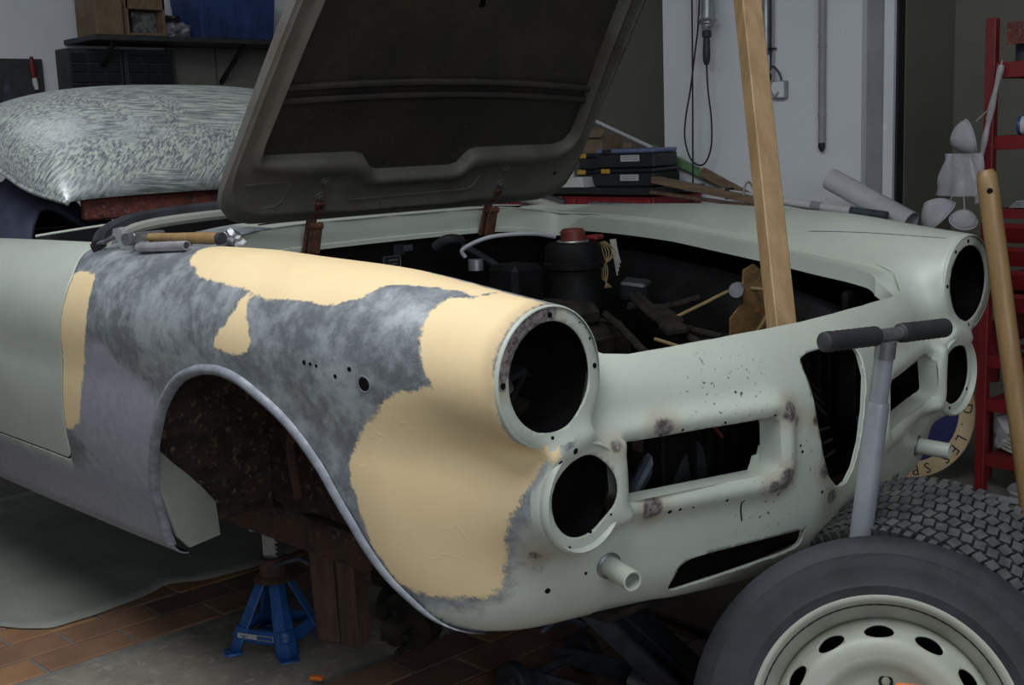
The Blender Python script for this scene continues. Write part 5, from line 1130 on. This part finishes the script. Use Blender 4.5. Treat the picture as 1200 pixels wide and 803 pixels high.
for z, s in ((1.866, .93), (2.15, 1.03), (2.15, .98), (1.885, .88)): vs += [(-5.02-.15*s, 1.80-.245*s, z), (-5.02+.15*s, 1.80-.245*s, z), (-5.02+.15*s, 1.80+.245*s, z), (-5.02-.15*s, 1.80+.245*s, z)]
b.add(vs, [(0, 1, 2, 3)]+[(4*j+i, 4*j+(i+1) % 4, 4*j+4+(i+1) % 4, 4*j+4+i) for j in range(3) for i in range(4)]+[(12, 13, 14, 15)]); b.build('crate_body', M['blueplastic'], bc_, smooth=0)
for k in range(5): b = MB(); b.box((-4.868, 1.60+.10*k, 2.0), (.008, .012, .25), (0, R_(-3), 0)); b.build('rib', M['blueplastic'], bc_)
b = MB(); b.box((-4.862, 1.80, 2.14), (.016, .50, .02), ch=.003); b.build('rim_band', M['blueplastic'], bc_)
def organiser(y0, y1, label):
    t = thing('drawer_organiser', label, 'drawer cabinet', (-5.18, (y0+y1)/2, 1.40)); b = MB(); b.box((-5.17, (y0+y1)/2, 1.61), (.14, y1-y0, .40), ch=.004); b.build('case', M['slate'], t, smooth=0)
    nr, nc = 7, 3; proto = None
    for i in range(nr):
        for j in range(nc):
            w = (y1-y0-.03)/nc; c = (-5.096, y0+.015+w*(j+.5), 1.44+i*.0535)
            if proto is None: proto = MB().box((0, 0, 0), (.016, w-.010, .044), ch=.003).build('drawer', M['blackplastic'], t, smooth=0, local=True); o = proto
            else: o = proto.copy(); COL.objects.link(o)
            o.location = Vector(c)-LOC[t]
organiser(.892, 1.205, 'left dark drawer organiser under the wall shelf'); organiser(1.215, 1.515, 'right dark drawer organiser under the wall shelf')
for y0, y1, lb in ((1.53, 1.835, 'grey green wall board next to the drawer organisers'), (1.845, 2.45, 'wider grey green wall board half hidden by the bonnet')): tag(MB().box((-5.225, (y0+y1)/2, 1.42), (.03, y1-y0, .84), ch=.003).build('wall_board', M['wallboard'], None, smooth=0), lb, 'wall board')
pgb = thing('tool_board', 'dark square tool board on the left wall', 'tool board', (-5.22, .55, 1.3)); b = MB(); b.box((-5.23, .50, 1.50), (.03, .62, .52), ch=.004); b.build('board', M['slate'], pgb, smooth=0)
rt = thing('red_cutter', 'red handled tool hanging on the dark tool board', 'tool', (-5.2, .745, 1.60))
b = MB(); b.tube([(-5.19, .742, 1.77), (-5.19, .742, 1.72), (-5.19, .747, 1.66)], [.008, .019, .014], 10); b.build('handle', M['red'], rt); b = MB(); b.tube([(-5.19, .747, 1.665), (-5.19, .75, 1.63), (-5.19, .755, 1.60)], [.012, .015, .010], 10); b.build('tip', M['white'], rt)
b = MB(); b.prism([(-.03, -.06), (.03, -.06), (.012, .03), (.004, .06), (-.012, .03)], (-5.2, .60, 1.60), (0, 1, 0), (0, 0, 1), .012); tag(b.build('grey_square', M['jackgrey'], None, smooth=0), 'grey pointed tool hanging left of the red handled one', 'tool')
